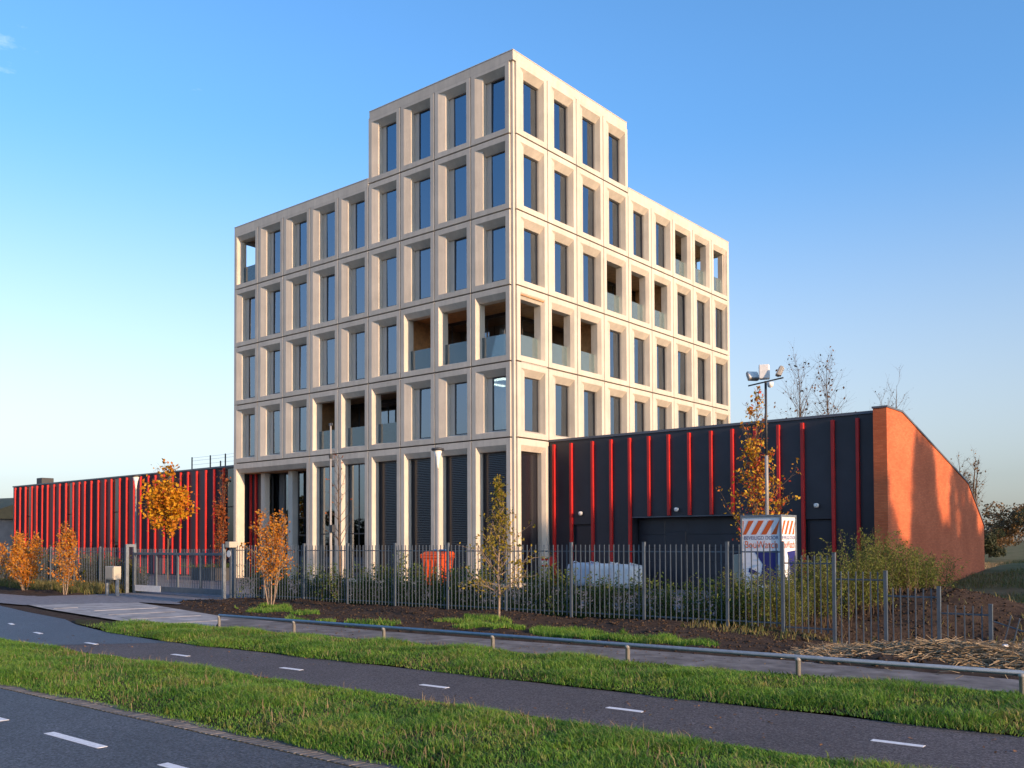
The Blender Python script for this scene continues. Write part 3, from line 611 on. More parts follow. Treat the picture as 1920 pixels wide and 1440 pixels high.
# ------------------------------------------------------------------ left hall
HL = thing('hall_building', 'long low charcoal hall with closely spaced red fins left of the tower', 'building')
MB().prism_x([(.50, 0), (.50, 6.9), (4, 6.9), (14, 4.7), (17, 2.7), (17, 0)], -54.6, -22.62).build('hall_body', M_dark, HL)
lf = [-54.09, -53.16, -52.16, -50.98, -50.07, -49.12, -48.19, -47.11, -46.14, -45.1, -43.91, -42.95, -42.07, -41.08, -40.03, -38.98, -38.1, -36.89, -35.92, -34.91, -34.01, -32.98, -32.08, -30.97, -29.89, -28.91, -28.03, -27.01, -25.94, -24.99, -23.97]
for x in lf: put('red_fin', ff, HL, (x, .262, 0))
lb = [-54.64]+lf+[-22.62]
glz = {3, 10, 17, 24, 31}
for i, (a, c) in enumerate(zip(lb[:-1], lb[1:])):
    rg = MB().rings([(a+.004, c-.004, .04, 6.92, .06), (a+.004, c-.004, .04, 6.92, .006), (a+.01, c-.01, .046, 6.914, 0)], True)
    if i in glz:
        g = put('tall_window', MB().rings([(a+.08, c-.08, .04, 6.92, .06), (a+.08, c-.08, .04, 6.92, 0), (a+.16, c-.16, .12, 6.84, 0), (a+.16, c-.16, .12, 6.84, .05)]).mesh('tall_window', M_frame), HL, (0, .40, 0))
        mp_ = MB()
        for z0, z1 in ((.13, 2.2), (2.26, 4.4), (4.46, 6.83)): mp_.box(a+.16, c-.16, .035, .045, z0, z1)
        mp_.build('pane', M_glass2, g)
    else: rg.build('cladding_panel', M_clad2 if i % 4 in (1, 2) else M_clad, HL, (0, .40, 0))
MB().box(-54.68, -22.62, .34, 1.0, 6.925, 7.02).build('coping', M_coping, HL)
for x in (-35.1, -32.7, -31.4, -30.8, -28.6, -26.4, -24.2): MB().box(x-.035, x+.035, 4.965, 5.035, 6.4, 8.58 if x != -31.4 else 8.1).build('railing_post', M_dark, HL)
rr = MB()
for z in (7.1, 7.4, 7.7, 8.0, 8.3, 8.52): rr.tube((-35.1, 5, z), (-23, 5, z), .008, n=5)
rr.build('roof_railing_wires', M_steel, HL)
MB().box(-54.0, -53.0, 2, 3, 6.9, 7.75).build('rooftop_unit', M_dark, HL, bevel=.03)

# ------------------------------------------------------------------ fences and gate
FY = -12.75
FN = thing('picket_fence', 'long grey steel picket fence whose last panels step down into the ditch', 'fence', (0, FY, 0))
pk = {}
def picket(h):
    h = round(h, 2)
    if h not in pk:
        pk[h] = MB().box(-.011, .011, -.011, .011, 0, h-.02).rings([(-.011, .011, -.011, .011, 0)]).mesh('picket', M_fence)
    return pk[h]
postm = {}
def fence_run(root, xs, top, bot, zb, pitch=.155, y=0, posts=True):
    for i in range(len(xs)-1):
        a, c = xs[i], xs[i+1]
        nn = max(2, round((c-a)/pitch))
        for k in range(1, nn):
            x = a+(c-a)*k/nn+rng.uniform(-.006, .006)
            put('picket', picket(top-bot), root, (x, y, bot))
        for z in (top-.2, bot+.1):
            MB().box(a+.03, c-.03, -.02+.031, .02+.031, z-.016, z+.016).build('fence_rail', M_fence, root, (0, y, 0))
def post(root, x, z0, z1, y=0):
    MB().box(-.036, .036, -.036, .036, 0, z1-z0-.012).box(-.04, .04, -.04, .04, z1-z0-.012, z1-z0).build('fence_post', M_fence, root, (x, y, z0))
xs = [-3.45, -1.6, .73, 3.06, 5.38, 7.71, 10.03, 12.36, 14.68, 17.03, 18.44]
fence_run(FN, xs, 2.05, .08, 0)
for x in xs: post(FN, x, -.3, 2.10)
stepx = [18.44, 19.65, 20.78, 21.87, 22.86]
for i, (tp, bt) in enumerate([(1.79, .0), (1.44, -.35), (1.10, -.7), (.77, -1.0)]):
    fence_run(FN, [stepx[i], stepx[i+1]], tp, bt, 0)
for x, z in zip(stepx[1:], (1.84, 1.45, 1.13, .80)): post(FN, x, -1.3, z)
# a last panel that has sagged
for k in range(1, 12):
    x = 22.86+k*.155; zt = .64-k*.05
    p = put('picket', picket(1.35), FN, (x-.10, 0, zt-1.3)); p.rotation_euler = (0, R(14), 0)
sr = MB(); sr.tube((22.9, .03, .45), (24.7, .03, -.13), .016, n=6).tube((22.9, .03, -.5), (24.7, .03, -1.08), .016, n=6); sr.build('fence_rail', M_fence, FN)
post(FN, 24.85, -1.6, -.25)

FL = thing('picket_fence', 'grey steel picket fence running left from the sliding gate behind amber bushes', 'fence', (0, -13, 0))
xl = [-25.4, -23, -20.6, -18.2, -15.8, -13.4, -10.97]
fence_run(FL, xl, 1.97, .08, 0)
for x in xl: post(FL, x, -.2, 2.0)

GT = thing('sliding_gate', 'wide grey sliding gate with heavy bottom beam between two portal posts', 'gate', (0, -12.9, 0))
gf = MB().box(-10.66, -3.92, -.04, .04, 1.64, 1.74).box(-10.66, -3.92, -.055, .055, .12, .34)
gf.build('gate_frame', M_fence, GT, bevel=.008)
for x in (-10.6, -8.85, -7.2, -5.55, -3.98): MB().box(x-.05, x+.05, -.035, .035, .341, 1.639).build('gate_upright', M_fence, GT)
gp = MB().box(-.01, .01, -.01, .01, 0, 1.55).mesh('picket', M_fence)
for k in range(54):
    x = -10.5+k*.12
    if min(abs(x-u) for u in (-10.6, -8.85, -7.2, -5.55, -3.98)) > .07: put('picket', gp, GT, (x, .03+.016, .341))
for x0 in (-10.95, -3.72):
    MB().box(x0-.06, x0+.06, -.22, -.10, -.1, 2.1).box(x0-.06, x0+.06, .12, .24, -.1, 2.1).box(x0-.06, x0+.06, -.099, .119, 1.98, 2.1).build('gate_post', M_steel, GT, bevel=.006)
M_cream = mat('cream_paint', (0.42, 0.38, 0.30), 0.6)
MB().box(-3.58, -3.30, -.2, .2, 1.95, 2.18).build('gate_motor_box', M_cream, GT, bevel=.02)
MB().tube((-3.3, -.23, 1.72), (-3.3, -.222, 1.72), .13, n=20).build('gate_notice', M_white, GT)
MB().box(-10.45, -8.4, -.065, -.058, .10, .36).build('gate_board', M_white, GT)

# post cabinet beside the drive
CB = thing('cabinet', 'pale grey intercom cabinet on two legs beside the driveway', 'cabinet', (-9.43, -14.5, 0))
MB().box(-.30, .42, -.16, .16, .66, 1.2).build('cabinet_body', M_cream, CB, bevel=.02)
MB().box(-.24, .36, -.172, -.161, .72, 1.14).build('cabinet_door', M_cream, CB, bevel=.004)
for x in (-.40, .40): MB().box(x-.05, x+.05, -.06, .06, 0, 1.19 if x < 0 else .655).build('leg', M_steel, CB)

# tube railing along the footpath
RL = thing('tube_railing', 'low blue-grey tube railing on short posts along the footpath', 'railing', (0, -20.1, 0))
px_ = [6.7, 9.72, 12.75, 15.78, 18.8, 21.8, 24.8, 27.8]
rl = MB().tube((6.7, 0, .29), (30.5, 0, .40), .034, n=12).build('rail', M_rail, RL, smooth=True)
for x in px_:
    z = .29+(x-6.7)/23.8*.11
    MB().lathe([(.038, -.2), (.038, z-.055), (.050, z-.05), (.050, z-.012), (.03, z)], 12).build('post', M_lampp, RL, (x, 0, 0), smooth=True)

# ------------------------------------------------------------------ lamps, masts
def street_lamp(label, loc, h=6.4):
    t = thing('street_lamp', label, 'street lamp', loc, group='conical street lamps in the yard')
    MB().lathe([(.075, 0), (.075, .9), (.06, .92), (.045, h-.9)], 12).build('pole', M_lampp, t, smooth=True)
    MB().lathe([(.05, h-.9), (.06, h-.7), (.11, h-.4), (.20, h-.1)], 16).build('lamp_shade', M_ball, t, smooth=True)
    MB().lathe([(.27, h-.1), (.29, h-.06), (.27, h), (.05, h+.04)], 16).build('lamp_cap', M_dark, t, smooth=True)
street_lamp('conical street lamp behind the gate, left of the orange tree', (-28.75, -2.9, 0), 6.5)
street_lamp('conical street lamp in front of the tower, above the orange container', (-1.3, -3.8, 0), 6.3)
t = thing('camera_pole', 'thin tall bare pole with a small bracket before the entrance', 'pole', (-2.34, -9, 0))
MB().lathe([(.06, 0), (.06, 2.6), (.042, 2.65), (.036, 7.0)], 10).build('pole', M_lampp, t, smooth=True)
MB().box(-.10, .10, -.03, .03, 6.9, 7.0).tube((0, 0, 5.75), (0, 0, 5.55), .09, .06, 10).build('bracket', M_dark, t)
MB().box(.04, .22, -.09, .09, 2.55, 2.85).build('camera_box', M_dark, t, bevel=.02)

# mobile security tower: printed box, telescopic mast, floodlights
ST = thing('security_tower', 'orange-striped white security tower box with telescopic floodlight mast', 'security tower', (15.36, -8.5, 0))
bw, bd, b0, b1 = 1.24, 1.10, .22, 2.86
MB().box(.03, bw-.03, .03, bd-.03, b0, b1-.02).build('cabinet', M_signwhite, ST)
fm = MB()
for x in (0, bw-.05):
    for y in (0, bd-.05): fm.box(x, x+.05, y, y+.05, .05, b1)
fm.box(.051, bw-.051, 0, .05, b1-.06, b1).box(.051, bw-.051, bd-.05, bd, b1-.06, b1).box(0, .05, .051, bd-.051, b1-.06, b1).box(bw-.05, bw, .051, bd-.051, b1-.06, b1)
fm.box(.051, bw-.051, 0, .05, b0-.02, b0+.05).box(bw-.05, bw, .051, bd-.051, b0-.02, b0+.05)
fm.build('frame', M_steel, ST)
def printed(name, polys, m, face):
    mb = MB()
    for pts in polys:
        bb = len(mb.v)
        if face == 'front': mb.v += [(x, .026, z) for x, z in pts]
        else: mb.v += [(bw-.026, x, z) for x, z in pts]
        mb.f.append(tuple(range(bb, bb+len(pts))))
    return mb.build(name, m, ST)
def stripes(w, z0, z1, n, sl):
    out = []
    p = w/n
    for i in range(-1, n+1):
        pts = [(i*p, z0), (i*p+p*.52, z0), (i*p+p*.52+sl, z1), (i*p+sl, z1)]
        cl = []
        for x, z in pts: cl.append((min(max(x, .06), w-.06), z))
        if abs(cl[1][0]-cl[0][0])+abs(cl[2][0]-cl[3][0]) > .03: out.append(cl)
    return out
printed('stripes', stripes(bw, 2.30, 2.70, 4, .24), M_signorange, 'front'); printed('stripes', stripes(bd, 2.30, 2.70, 4, .24), M_signorange, 'side')
printed('stripes', [[(.30, .36), (.36, .36), (.50, .56), (.44, .56)], [(.46, .36), (.54, .36), (.70, .56), (.62, .56)], [(.66, .36), (.74, .36), (.90, .56), (.82, .56)], [(.86, .36), (.94, .36), (1.10, .56), (1.02, .56)], [(.08, .44), (.14, .44), (.19, .54), (.24, .44), (.28, .44), (.20, .58)]], M_signorange, 'front')
printed('stripes', [[(.2, .36), (.28, .36), (.44, .56), (.36, .56)], [(.46, .36), (.54, .36), (.70, .56), (.62, .56)], [(.72, .36), (.80, .36), (.96, .56), (.88, .56)]], M_signorange, 'side')
emblem = [[(.42, 1.80), (1.12, 1.84), (1.12, .86), (.36, .86), (.62, 1.18), (.66, 1.45)], [(.26, 1.34), (.56, 1.20), (.50, 1.12), (.22, 1.22)]]
printed('emblem', emblem, M_signblue, 'front'); printed('emblem', [[(.45, 1.80), (1.03, 1.84), (1.03, .90), (.66, 1.10), (.62, 1.45)]], M_signblue, 'side')
for face, cx, xr in (('front', bw/2, 0), ('side', bd/2, 1)):
    for body, size, z, m, sx in (('BEVEILIGD DOOR', .145, 2.20, M_signblue, 1.0), ('BouWatch', .30, 2.00, M_signorange, .85)):
        o = put('lettering', textmesh(body, size, m), ST)
        if face == 'front': o.location = (cx, .022, z); o.rotation_euler = (R(90), 0, 0); o.scale = (sx*.92, 1, 1)
        else: o.location = (bw-.022, cx, z); o.rotation_euler = (R(90), 0, R(90)); o.scale = (sx*.82, 1, 1)
MB().tube((.60, .5, b1-.03), (.60, .5, 4.6), .05, n=12).build('mast', M_lampp, ST, smooth=True)
MB().tube((.60, .5, 4.6), (.60, .5, 6.78), .036, n=12).build('mast_extension', M_dark, ST, smooth=True)
MB().tube((.06, .5, 6.70), (1.14, .5, 6.82), .022, n=8).build('cross_arm', M_dark, ST)
def flood(x, z, rz, tilt, name='floodlight'):
    o = MB().box(-.17, .17, -.05, .06, -.14, .14).build(name, M_lampp, ST, (x, .5, z), bevel=.02); o.rotation_euler = (R(tilt), 0, R(rz))
    f = MB()
    for k in range(5): f.box(-.15, .15, .061, .10, -.11+k*.05, -.095+k*.05)
    f.build('cooling_fins', M_white, o)
    MB().box(-.14, .14, -.058, -.051, -.11, .11).build('lens', M_ball, o)
flood(.20, 6.98, 50, -35); flood(1.02, 7.02, -60, -25)
MB().box(-.15, .15, -.13, .13, 0, .42).build('control_box', M_white, ST, (.56, .5, 6.84), R(20), bevel=.03)
MB().lathe([(.0, -.10), (.07, -.07), (.09, 0), (.09, .06), (0, .07)], 14).build('dome_camera', M_white, ST, (.76, .46, 6.66), smooth=True)
for sx, ex in ((0.05, -.55), (1.19, 1.8)): MB().tube((sx, .1, .45), (ex, -.5, .02), .022, n=8).build('outrigger', M_steel, ST)
MB().tube((bw, .2, 1.15), (bw+.62, -.35, .02), .02, n=8).build('outrigger', M_steel, ST)
MB().box(-.35, -.05, .25, .8, .85, 1.72).build('battery_box', M_cream, ST, bevel=.02)

# ------------------------------------------------------------------ yard objects
BN = thing('waste_container', 'large orange plastic waste container with blue lid piece near the tower', 'waste container', (-2.75, -2.3, 0), R(14))
BN.scale = (.82, .9, 1)
MB().rings([(-.52, .52, -.45, .45, .15), (-.55, .55, -.47, .47, .45), (-.66, .66, -.56, .56, 1.45), (-.70, .70, -.60, .60, 1.45), (-.70, .70, -.60, .60, 1.52)], True)
b_ = MB(); bb = []
for (hx, hy, z) in ((.55, .48, .16), (.57, .50, .4), (.68, .60, 1.40), (.73, .65, 1.40), (.73, .65, 1.50)):
    b0_ = len(b_.v); bb.append(b0_); b_.v += [(-hx, -hy, z), (hx, -hy, z), (hx, hy, z), (-hx, hy, z)]
for a, c in zip(bb[:-1], bb[1:]):
    for i in range(4): j = (i+1) % 4; b_.f.append((a+i, a+j, c+j, c+i))
b_.f.append((bb[0], bb[0]+1, bb[0]+2, bb[0]+3)); b_.f.append(tuple(bb[-1]+i for i in range(4)))
b_.build('tub', M_orangeplastic, BN, bevel=.03)
ld = MB(); ld.prism_x([(-.66, 1.505), (-.68, 1.56), (-.2, 1.70), (.4, 1.72), (.66, 1.60), (.66, 1.505)], -.74, .74); ld.build('lid', M_orangeplastic, BN, bevel=.03)
MB().box(-.2, .55, -.2, .35, 1.725, 1.80).build('lid_tray', M_blueplastic, BN, bevel=.02)
for x in (-.45, .45):
    for y in (-.38, .38): MB().tube((x-.03, y, .09), (x+.03, y, .09), .09, n=12).build('wheel', M_dark, BN)
for x in (-.78, .74): MB().box(x, x+.04, -.3, .3, 1.2, 1.28).build('handle', M_orangeplastic, BN)
for x in (-.3, 0, .3): MB().box(x-.04, x+.04, -.62, -.57, .5, 1.3).build('rib', M_orangeplastic, BN)

M_paleblue = mat('pale_blue_sheet', (0.46, 0.54, 0.62), 0.6, 0.08, 3)
def crate(label, loc, sx, sy, h, m, nm='bulk_bag', cat='bulk bag', grp=None):
    t = thing(nm, label, cat, loc, R(rng.uniform(-3, 3)), grp)
    V = []; n_ = 8
    mbx = MB()
    xs_ = np.linspace(-sx/2, sx/2, 9); zs_ = np.linspace(0, h, 6)
    bm = bmesh.new(); bmesh.ops.create_cube(bm, size=1); bmesh.ops.subdivide_edges(bm, edges=bm.edges[:], cuts=4, use_grid_fill=True)
    for v in bm.verts:
        p = v.co; bul = 1+.07*math.cos(p.z*math.pi)
        v.co = Vector((p.x*sx*bul+rng.uniform(-.02, .02), p.y*sy*bul+rng.uniform(-.02, .02), (p.z+.5)*h+rng.uniform(-.02, .02)+(0.04*math.cos(p.x*6) if p.z > .4 else 0)))
    me = bpy.data.meshes.new('sack'); bm.to_mesh(me); bm.free(); me.materials.append(m); me.polygons.foreach_set('use_smooth', [True]*len(me.polygons))
    put('sack', me, t, (0, 0, .12))
    pp = MB()
    for y in (-.4, 0, .4): pp.box(-sx/2, sx/2, y*sy-.05, y*sy+.05, 0, .1)
    pp.build('pallet', M_dark, t)
    hl = MB()
    for x in (-1, 1): hl.tube((x*sx*.42, -sy*.42, h+.10), (x*sx*.30, -sy*.3, h+.22), .02, n=6).tube((x*sx*.30, -sy*.3, h+.22), (x*sx*.42, sy*.3, h+.10), .02, n=6)
    hl.build('lifting_loop', m, t)
crate('pale blue wrapped bulk bag, leftmost of the row by the black hall', (2.95, 1.55, 0), 1.35, 1.0, 1.02, M_paleblue)
crate('white bulk bag in the middle of the row by the black hall', (4.35, 1.2, 0), 1.2, 1.0, 1.0, M_white)
crate('white bulk bag at the right end of the row by the black hall', (5.55, .95, 0), 1.1, 1.0, .98, M_white)

WS = thing('warning_sign', 'small red and white barrier with a red disc at the tower corner', 'sign', (.95, 1.4, 0))
MB().tube((0, 0, 0), (0, 0, 1.5), .03, n=8).box(-.25, .25, -.15, .15, 0, .08).build('post', M_steel, WS)
sb = MB().box(-.42, -.02, -.05, -.034, .95, 1.35).build('board', M_white, WS)
MB().box(-.42, -.02, -.056, -.051, 1.25, 1.35).box(-.42, -.02, -.056, -.051, .95, 1.05).build('red_band', M_red, sb)
MB().tube((.22, -.035, 1.2), (.22, -.05, 1.2), .24, n=20).build('disc', M_red, WS)

PLT = thing('planter', 'dark grey rectangular planter with low plants behind the sliding gate', 'planter', (-20.4, -2.9, 0))
MB().box(-1.25, 1.25, -.5, .5, 0, .72).build('planter_box', M_dark, PLT, bevel=.02)
MB().box(-1.18, 1.18, -.43, .43, .721, .74).build('soil', M_verge, PLT)

BA = thing('barn', 'distant low barn with ochre roof at the left edge', 'barn', (-88, 11, 0), R(12))
MB().box(-9, 9, -7, 7, 0, 5.0).build('wall', M_brickgrey, BA)
MB().prism_x([(-7.4, 4.9), (0, 7.4), (7.4, 4.9)], -9.4, 9.4).build('roof', M_thatch, BA)
for x in (-6, -2, 2, 6): MB().box(x-.8, x+.8, -7.06, -7.005, 1.2, 2.6).build('window', M_frame, BA)
MB().box(9.005, 9.06, -2, 2, 0, 3.6).build('barn_door', M_dark, BA)

# ------------------------------------------------------------------ plants
def leaves_mesh(P, size, m, name='leaves', up_bias=0.3, aspect=0.6):
    P = np.asarray(P, float); n_ = len(P)
    a = rng.normal(size=(n_, 3)); a[:, 2] += up_bias*rng.choice([-1, 1], n_); a /= np.linalg.norm(a, axis=1)[:, None]
    t = np.cross(a, rng.normal(size=(n_, 3))); t /= np.linalg.norm(t, axis=1)[:, None]+1e-9; s_ = np.cross(a, t)
    L = (size*rng.uniform(.6, 1.3, n_))[:, None]
    v = np.stack([P-t*L*.5, P+s_*L*aspect*.5+a*L*.12, P+t*L*.55, P-s_*L*aspect*.5+a*L*.12], 1).reshape(-1, 3)
    k = np.arange(n_)*4
    f = np.concatenate([np.stack([k, k+1, k+2], 1), np.stack([k, k+2, k+3], 1)])
    return np_mesh(name, v, f, m)
def tubes_mesh(segs, m, name='branches'):
    V = []; F = []; base = 0
    for p0, p1, r0, r1, n_ in segs:
        d = p1-p0; l = np.linalg.norm(d)
        if l < 1e-5: continue
        d = d/l; a = np.cross(d, [0.31, 0.87, 0.4]); a /= np.linalg.norm(a)+1e-9; c = np.cross(d, a)
        t = np.arange(n_)*2*math.pi/n_; o = np.cos(t)[:, None]*a+np.sin(t)[:, None]*c
        V.append(p0+o*r0); V.append(p1+o*r1)
        i = np.arange(n_); j = (i+1) % n_
        F.append(np.stack([base+i, base+j, base+n_+j, base+n_+i], 1)); base += 2*n_
    me = np_mesh(name, np.concatenate(V), None, m, np.concatenate(F)); me.polygons.foreach_set('use_smooth', [True]*len(me.polygons)); return me
def unit(v): return v/(np.linalg.norm(v)+1e-9)
def make_tree(H, r0, stems=1, spread=0.0, clear=.3, nb=22, blen=lambda t: .3, bang=lambda t: 45, nsub=5, sublen=.35, leafn=6, leafscatter=.1, leafkeep=lambda p: 1.0, wander=.03, thin=.45):
    """returns (trunk segs, branch segs, leaf points)"""
    tr = []; br = []; lv = []
    for s_ in range(stems):
        az = 2*math.pi*s_/max(1, stems)+rng.uniform(0, 1); lean = np.array([math.cos(az), math.sin(az), 0])*spread*rng.uniform(.5, 1.2)
        h = H*(1 if stems == 1 else rng.uniform(.72, 1.0)); N = 9; pts = [np.array([math.cos(az), math.sin(az), 0])*(.06 if stems > 1 else 0)]
        w = np.zeros(3)
        for k in range(1, N+1):
            w = w+rng.normal(size=3)*wander*H/N*np.array([1, 1, 0]); t = k/N
            pts.append(pts[0]*(1-t)+lean*H*(t**.8)+w+np.array([0, 0, h*t]))
        for k in range(N):
            ra = r0*(1-k/N)**.8+.006; rb_ = r0*(1-(k+1)/N)**.8+.006; tr.append((pts[k], pts[k+1], ra, rb_, 7))
        for i in range(nb):
            t = clear+(1-clear)*((i+rng.uniform(0, 1))/nb); u = t*N; k = min(N-1, int(u)); p = pts[k]+(pts[k+1]-pts[k])*(u-k)
            az2 = i*2.4+rng.uniform(-.5, .5); an = R(bang(t)+rng.uniform(-9, 9))
            d = np.array([math.cos(az2)*math.sin(an), math.sin(az2)*math.sin(an), math.cos(an)]); Lb = blen(t)*H*rng.uniform(.65, 1.2)
            rb0 = max(.006, r0*(1-t)**.8*thin); q_ = p; dd = d
            nseg = 4
            for m_ in range(nseg):
                dd = unit(dd+np.array([0, 0, .10])+rng.normal(size=3)*.13); q2 = q_+dd*Lb/nseg
                a0 = rb0*(1-m_/nseg)+.004; br.append((q_, q2, a0, rb0*(1-(m_+1)/nseg)+.003, 4))
                for _ in range(max(1, nsub//nseg) if m_ else 0):
                    sd = unit(dd+rng.normal(size=3)*.65); sl_ = Lb*sublen*rng.uniform(.5, 1.2); s0 = q_+(q2-q_)*rng.uniform(0, 1); sm_ = s0+sd*sl_*.5; s1 = sm_+unit(sd+rng.normal(size=3)*.25+np.array([0, 0, .15]))*sl_*.5
                    br.append((s0, sm_, .006, .004, 3)); br.append((sm_, s1, .004, .002, 3))
                    for __ in range(leafn):
                        lp = s0+(s1-s0)*rng.uniform(.1, 1.05)+rng.normal(size=3)*leafscatter
                        if rng.uniform() < leafkeep(lp): lv.append(lp)
                for __ in range(leafn//3):
                    lp = q_+(q2-q_)*rng.uniform(0, 1)+rng.normal(size=3)*leafscatter
                    if rng.uniform() < leafkeep(lp): lv.append(lp)
                q_ = q2
    return tr, br, lv
def tree(name, label, cat, loc, spec, leafm, size, bark=M_bark, group=None, aspect=.65, rz=0):
    tr, br, lv = make_tree(**spec)
    t = thing(name, label, cat, loc, rz, group)
    put('trunk', tubes_mesh(tr, bark, 'trunk'), t); put('branches', tubes_mesh(br, bark, 'branches'), t)['kind'] = 'stuff'
    if lv: put('crown', leaves_mesh(lv, size, leafm, 'crown', aspect=aspect), t)['kind'] = 'stuff'
    return t
# young maple with bright orange leaves behind the gate
tree('maple_tree', 'young tree with bright orange-yellow crown behind the gate', 'tree', (-22.9, -4.1, 0),
     dict(H=6.4, r0=.07, clear=.38, nb=46, blen=lambda t: .47*(1.12-t)**.8, bang=lambda t: 72-38*t, nsub=9, sublen=.5, leafn=11, leafscatter=.13, leafkeep=lambda p: 1.0 if p[2] < 5.0 else max(.08, 1-(p[2]-4.7)*.75)), L_orange, .24)
tree('hornbeam_tree', 'narrow columnar tree with thinning rust leaves beside the tower edge', 'tree', (-20.6, -2.1, 0),
     dict(H=5.7, r0=.05, stems=3, spread=.035, clear=.12, nb=20, blen=lambda t: .17, bang=lambda t: 18, nsub=6, sublen=.35, leafn=8, leafscatter=.08, leafkeep=lambda p: .8 if p[2] < 4.4 else .3), L_rust, .14, M_bark)
bs = dict(H=3.0, r0=.017, stems=4, spread=.10, clear=.12, nb=22, blen=lambda t: .26*(1.3-t), bang=lambda t: 52-15*t, nsub=6, sublen=.5, leafn=7, leafscatter=.06, leafkeep=lambda p: .85)
tree('birch_bush', 'multi-stemmed amber-leaved bush, second from the left edge', 'bush', (-11.4, -15.5, 0), dict(bs, H=3.1, stems=3), L_birch, .10, M_birch, 'amber bushes along the fence')
tree('birch_bush', 'broad amber-leaved bush at the left edge of the picture', 'bush', (-14.9, -15.6, 0), dict(bs, H=2.5, stems=6, spread=.24), L_birch, .10, M_birch, 'amber bushes along the fence')
tree('birch_bush', 'amber-leaved multi-stemmed bush in front of the fence right of the gate', 'bush', (2.4, -15.4, 0), dict(bs, H=3.0, stems=5, spread=.14, nb=18, clear=.28), L_birch, .085, M_birch, 'amber bushes along the fence')
tree('birch_bush', 'slim amber-leaved bush farther left behind the fence', 'bush', (-19.5, -14.2, 0), dict(bs, H=2.6, stems=3, spread=.2), L_birch, .10, M_birch, 'amber bushes along the fence')
tree('sapling', 'leaning sapling with yellow-green leaves in front of the fence centre', 'sapling', (11.64, -15.0, 0),
     dict(H=3.75, r0=.03, clear=.17, nb=46, blen=lambda t: .36*(1.06-t)**1.25, bang=lambda t: 78-52*t, nsub=9, sublen=.5, leafn=6, leafscatter=.07, wander=.06, leafkeep=lambda p: .9 if p[2] < 2.4 else .6), L_yelgreen, .08, M_birch)
tree('bare_tree', 'almost bare young tree with a few red leaves before the ground floor windows', 'tree', (-6.46, -5.0, 0),
     dict(H=6.2, r0=.065, clear=.30, nb=26, blen=lambda t: .22*(1.15-t)**.6, bang=lambda t: 60-25*t, nsub=4, sublen=.45, leafn=2, leafscatter=.03, leafkeep=lambda p: .3), L_rust, .11)
tree('cherry_tree', 'slender tree with red and yellow leaves behind the floodlight mast', 'tree', (13.4, -3.2, 0),
     dict(H=7.1, r0=.055, stems=1, clear=.20, nb=54, blen=lambda t: .30*(1.15-t)**.9, bang=lambda t: 44-18*t, nsub=8, sublen=.38, leafn=8, leafscatter=.06, leafkeep=lambda p: .75 if p[2] < 5.6 else .2), L_redyel, .13)
far_bare = dict(H=15, r0=.15, clear=.35, nb=60, blen=lambda t: .24*(1.18-t)**.5, bang=lambda t: 36-8*t, nsub=12, sublen=.5, leafn=2, leafscatter=.05, leafkeep=lambda p: .16)
tree('poplar_tree', 'tall bare tree behind the black hall roof, left of a pair', 'tree', (-.4, 35, .5), dict(far_bare, H=14.7), L_brown, .22, group='bare trees behind the hall')
tree('poplar_tree', 'tall bare tree behind the black hall roof, right of a pair', 'tree', (1.3, 35.5, .5), dict(far_bare, H=14.8), L_brown, .22, group='bare trees behind the hall')
tree('bare_shrub', 'bare twigs just showing above the brick corner', 'tree', (4.3, 40, .5), dict(far_bare, H=13.6, stems=3, spread=.05, nb=14), L_brown, .12, group='bare trees behind the hall')
tree('bare_shrub', 'bare bush showing behind the sloping brick wall', 'bush', (9.6, 42, .8), dict(far_bare, H=8.2, stems=4, spread=.12, nb=16), L_far, .2, group='bare trees behind the hall')
# far tree line on the right
def clump(name, label, loc, rx, ry, rzz, nleaf, lsize, lm, group, tr=True, cat='tree', trunk_h=None):
    t = thing(name, label, cat, loc, rng.uniform(0, 6), group)
    k = int(rng.integers(9, 15)); cs = rng.normal(size=(k, 3))*np.array([rx, ry, rzz])*.42; cs[:, 2] += rzz*1.05
    cs[:, 2] = np.maximum(cs[:, 2], rzz*.35)
    w = rng.uniform(.5, 1, k); idx = rng.choice(k, nleaf, p=w/w.sum())
    d = rng.normal(size=(nleaf, 3)); d = d/np.linalg.norm(d, axis=1)[:, None]*rng.uniform(.35, 1, nleaf)[:, None]**.6
    P = cs[idx]+d*np.array([rx, ry, rzz])*.40; P[:, 2] = np.maximum(P[:, 2], .1)
    put('crown', leaves_mesh(P, lsize, lm, 'crown'), t)['kind'] = 'stuff'
    segs = [(np.zeros(3), np.array([0, 0, rzz*.9]), .10*rzz/3+.04, .05, 6)]
    for c in cs: segs.append((np.array([0, 0, rzz*.35]), c, .05, .015, 4))
    put('trunk', tubes_mesh(segs, M_bark, 'trunk'), t)
    return t
for i, (x, y, s_, lm, lab) in enumerate([
        (6.6, 80, 2.9, L_far, 'hazy bare-brown tree on the right skyline, tallest'),
        (3.0, 82, 2.7, L_far, 'hazy brown tree on the right skyline beside the brick wall end'),
        (10.0, 76, 2.4, L_fargreen, 'dark green tree at the right edge of the skyline'),
        (5.6, 68, 1.2, L_far, 'small brown bush low on the right skyline'),
        (7.6, 58, 1.2, L_fargreen, 'dark green hedge bush at the right edge below the skyline trees'),
        (4.8, 58, 1.1, L_fargreen, 'dark green hedge bush next to the brick wall end')]):
    clump('distant_tree' if s_ > 2 else 'distant_bush', lab, (x, y, .6), s_*1.25, s_*1.25, s_, 2600, .30 if s_ > 2 else .22, lm, 'trees on the right skyline', cat='tree' if s_ > 2 else 'bush')
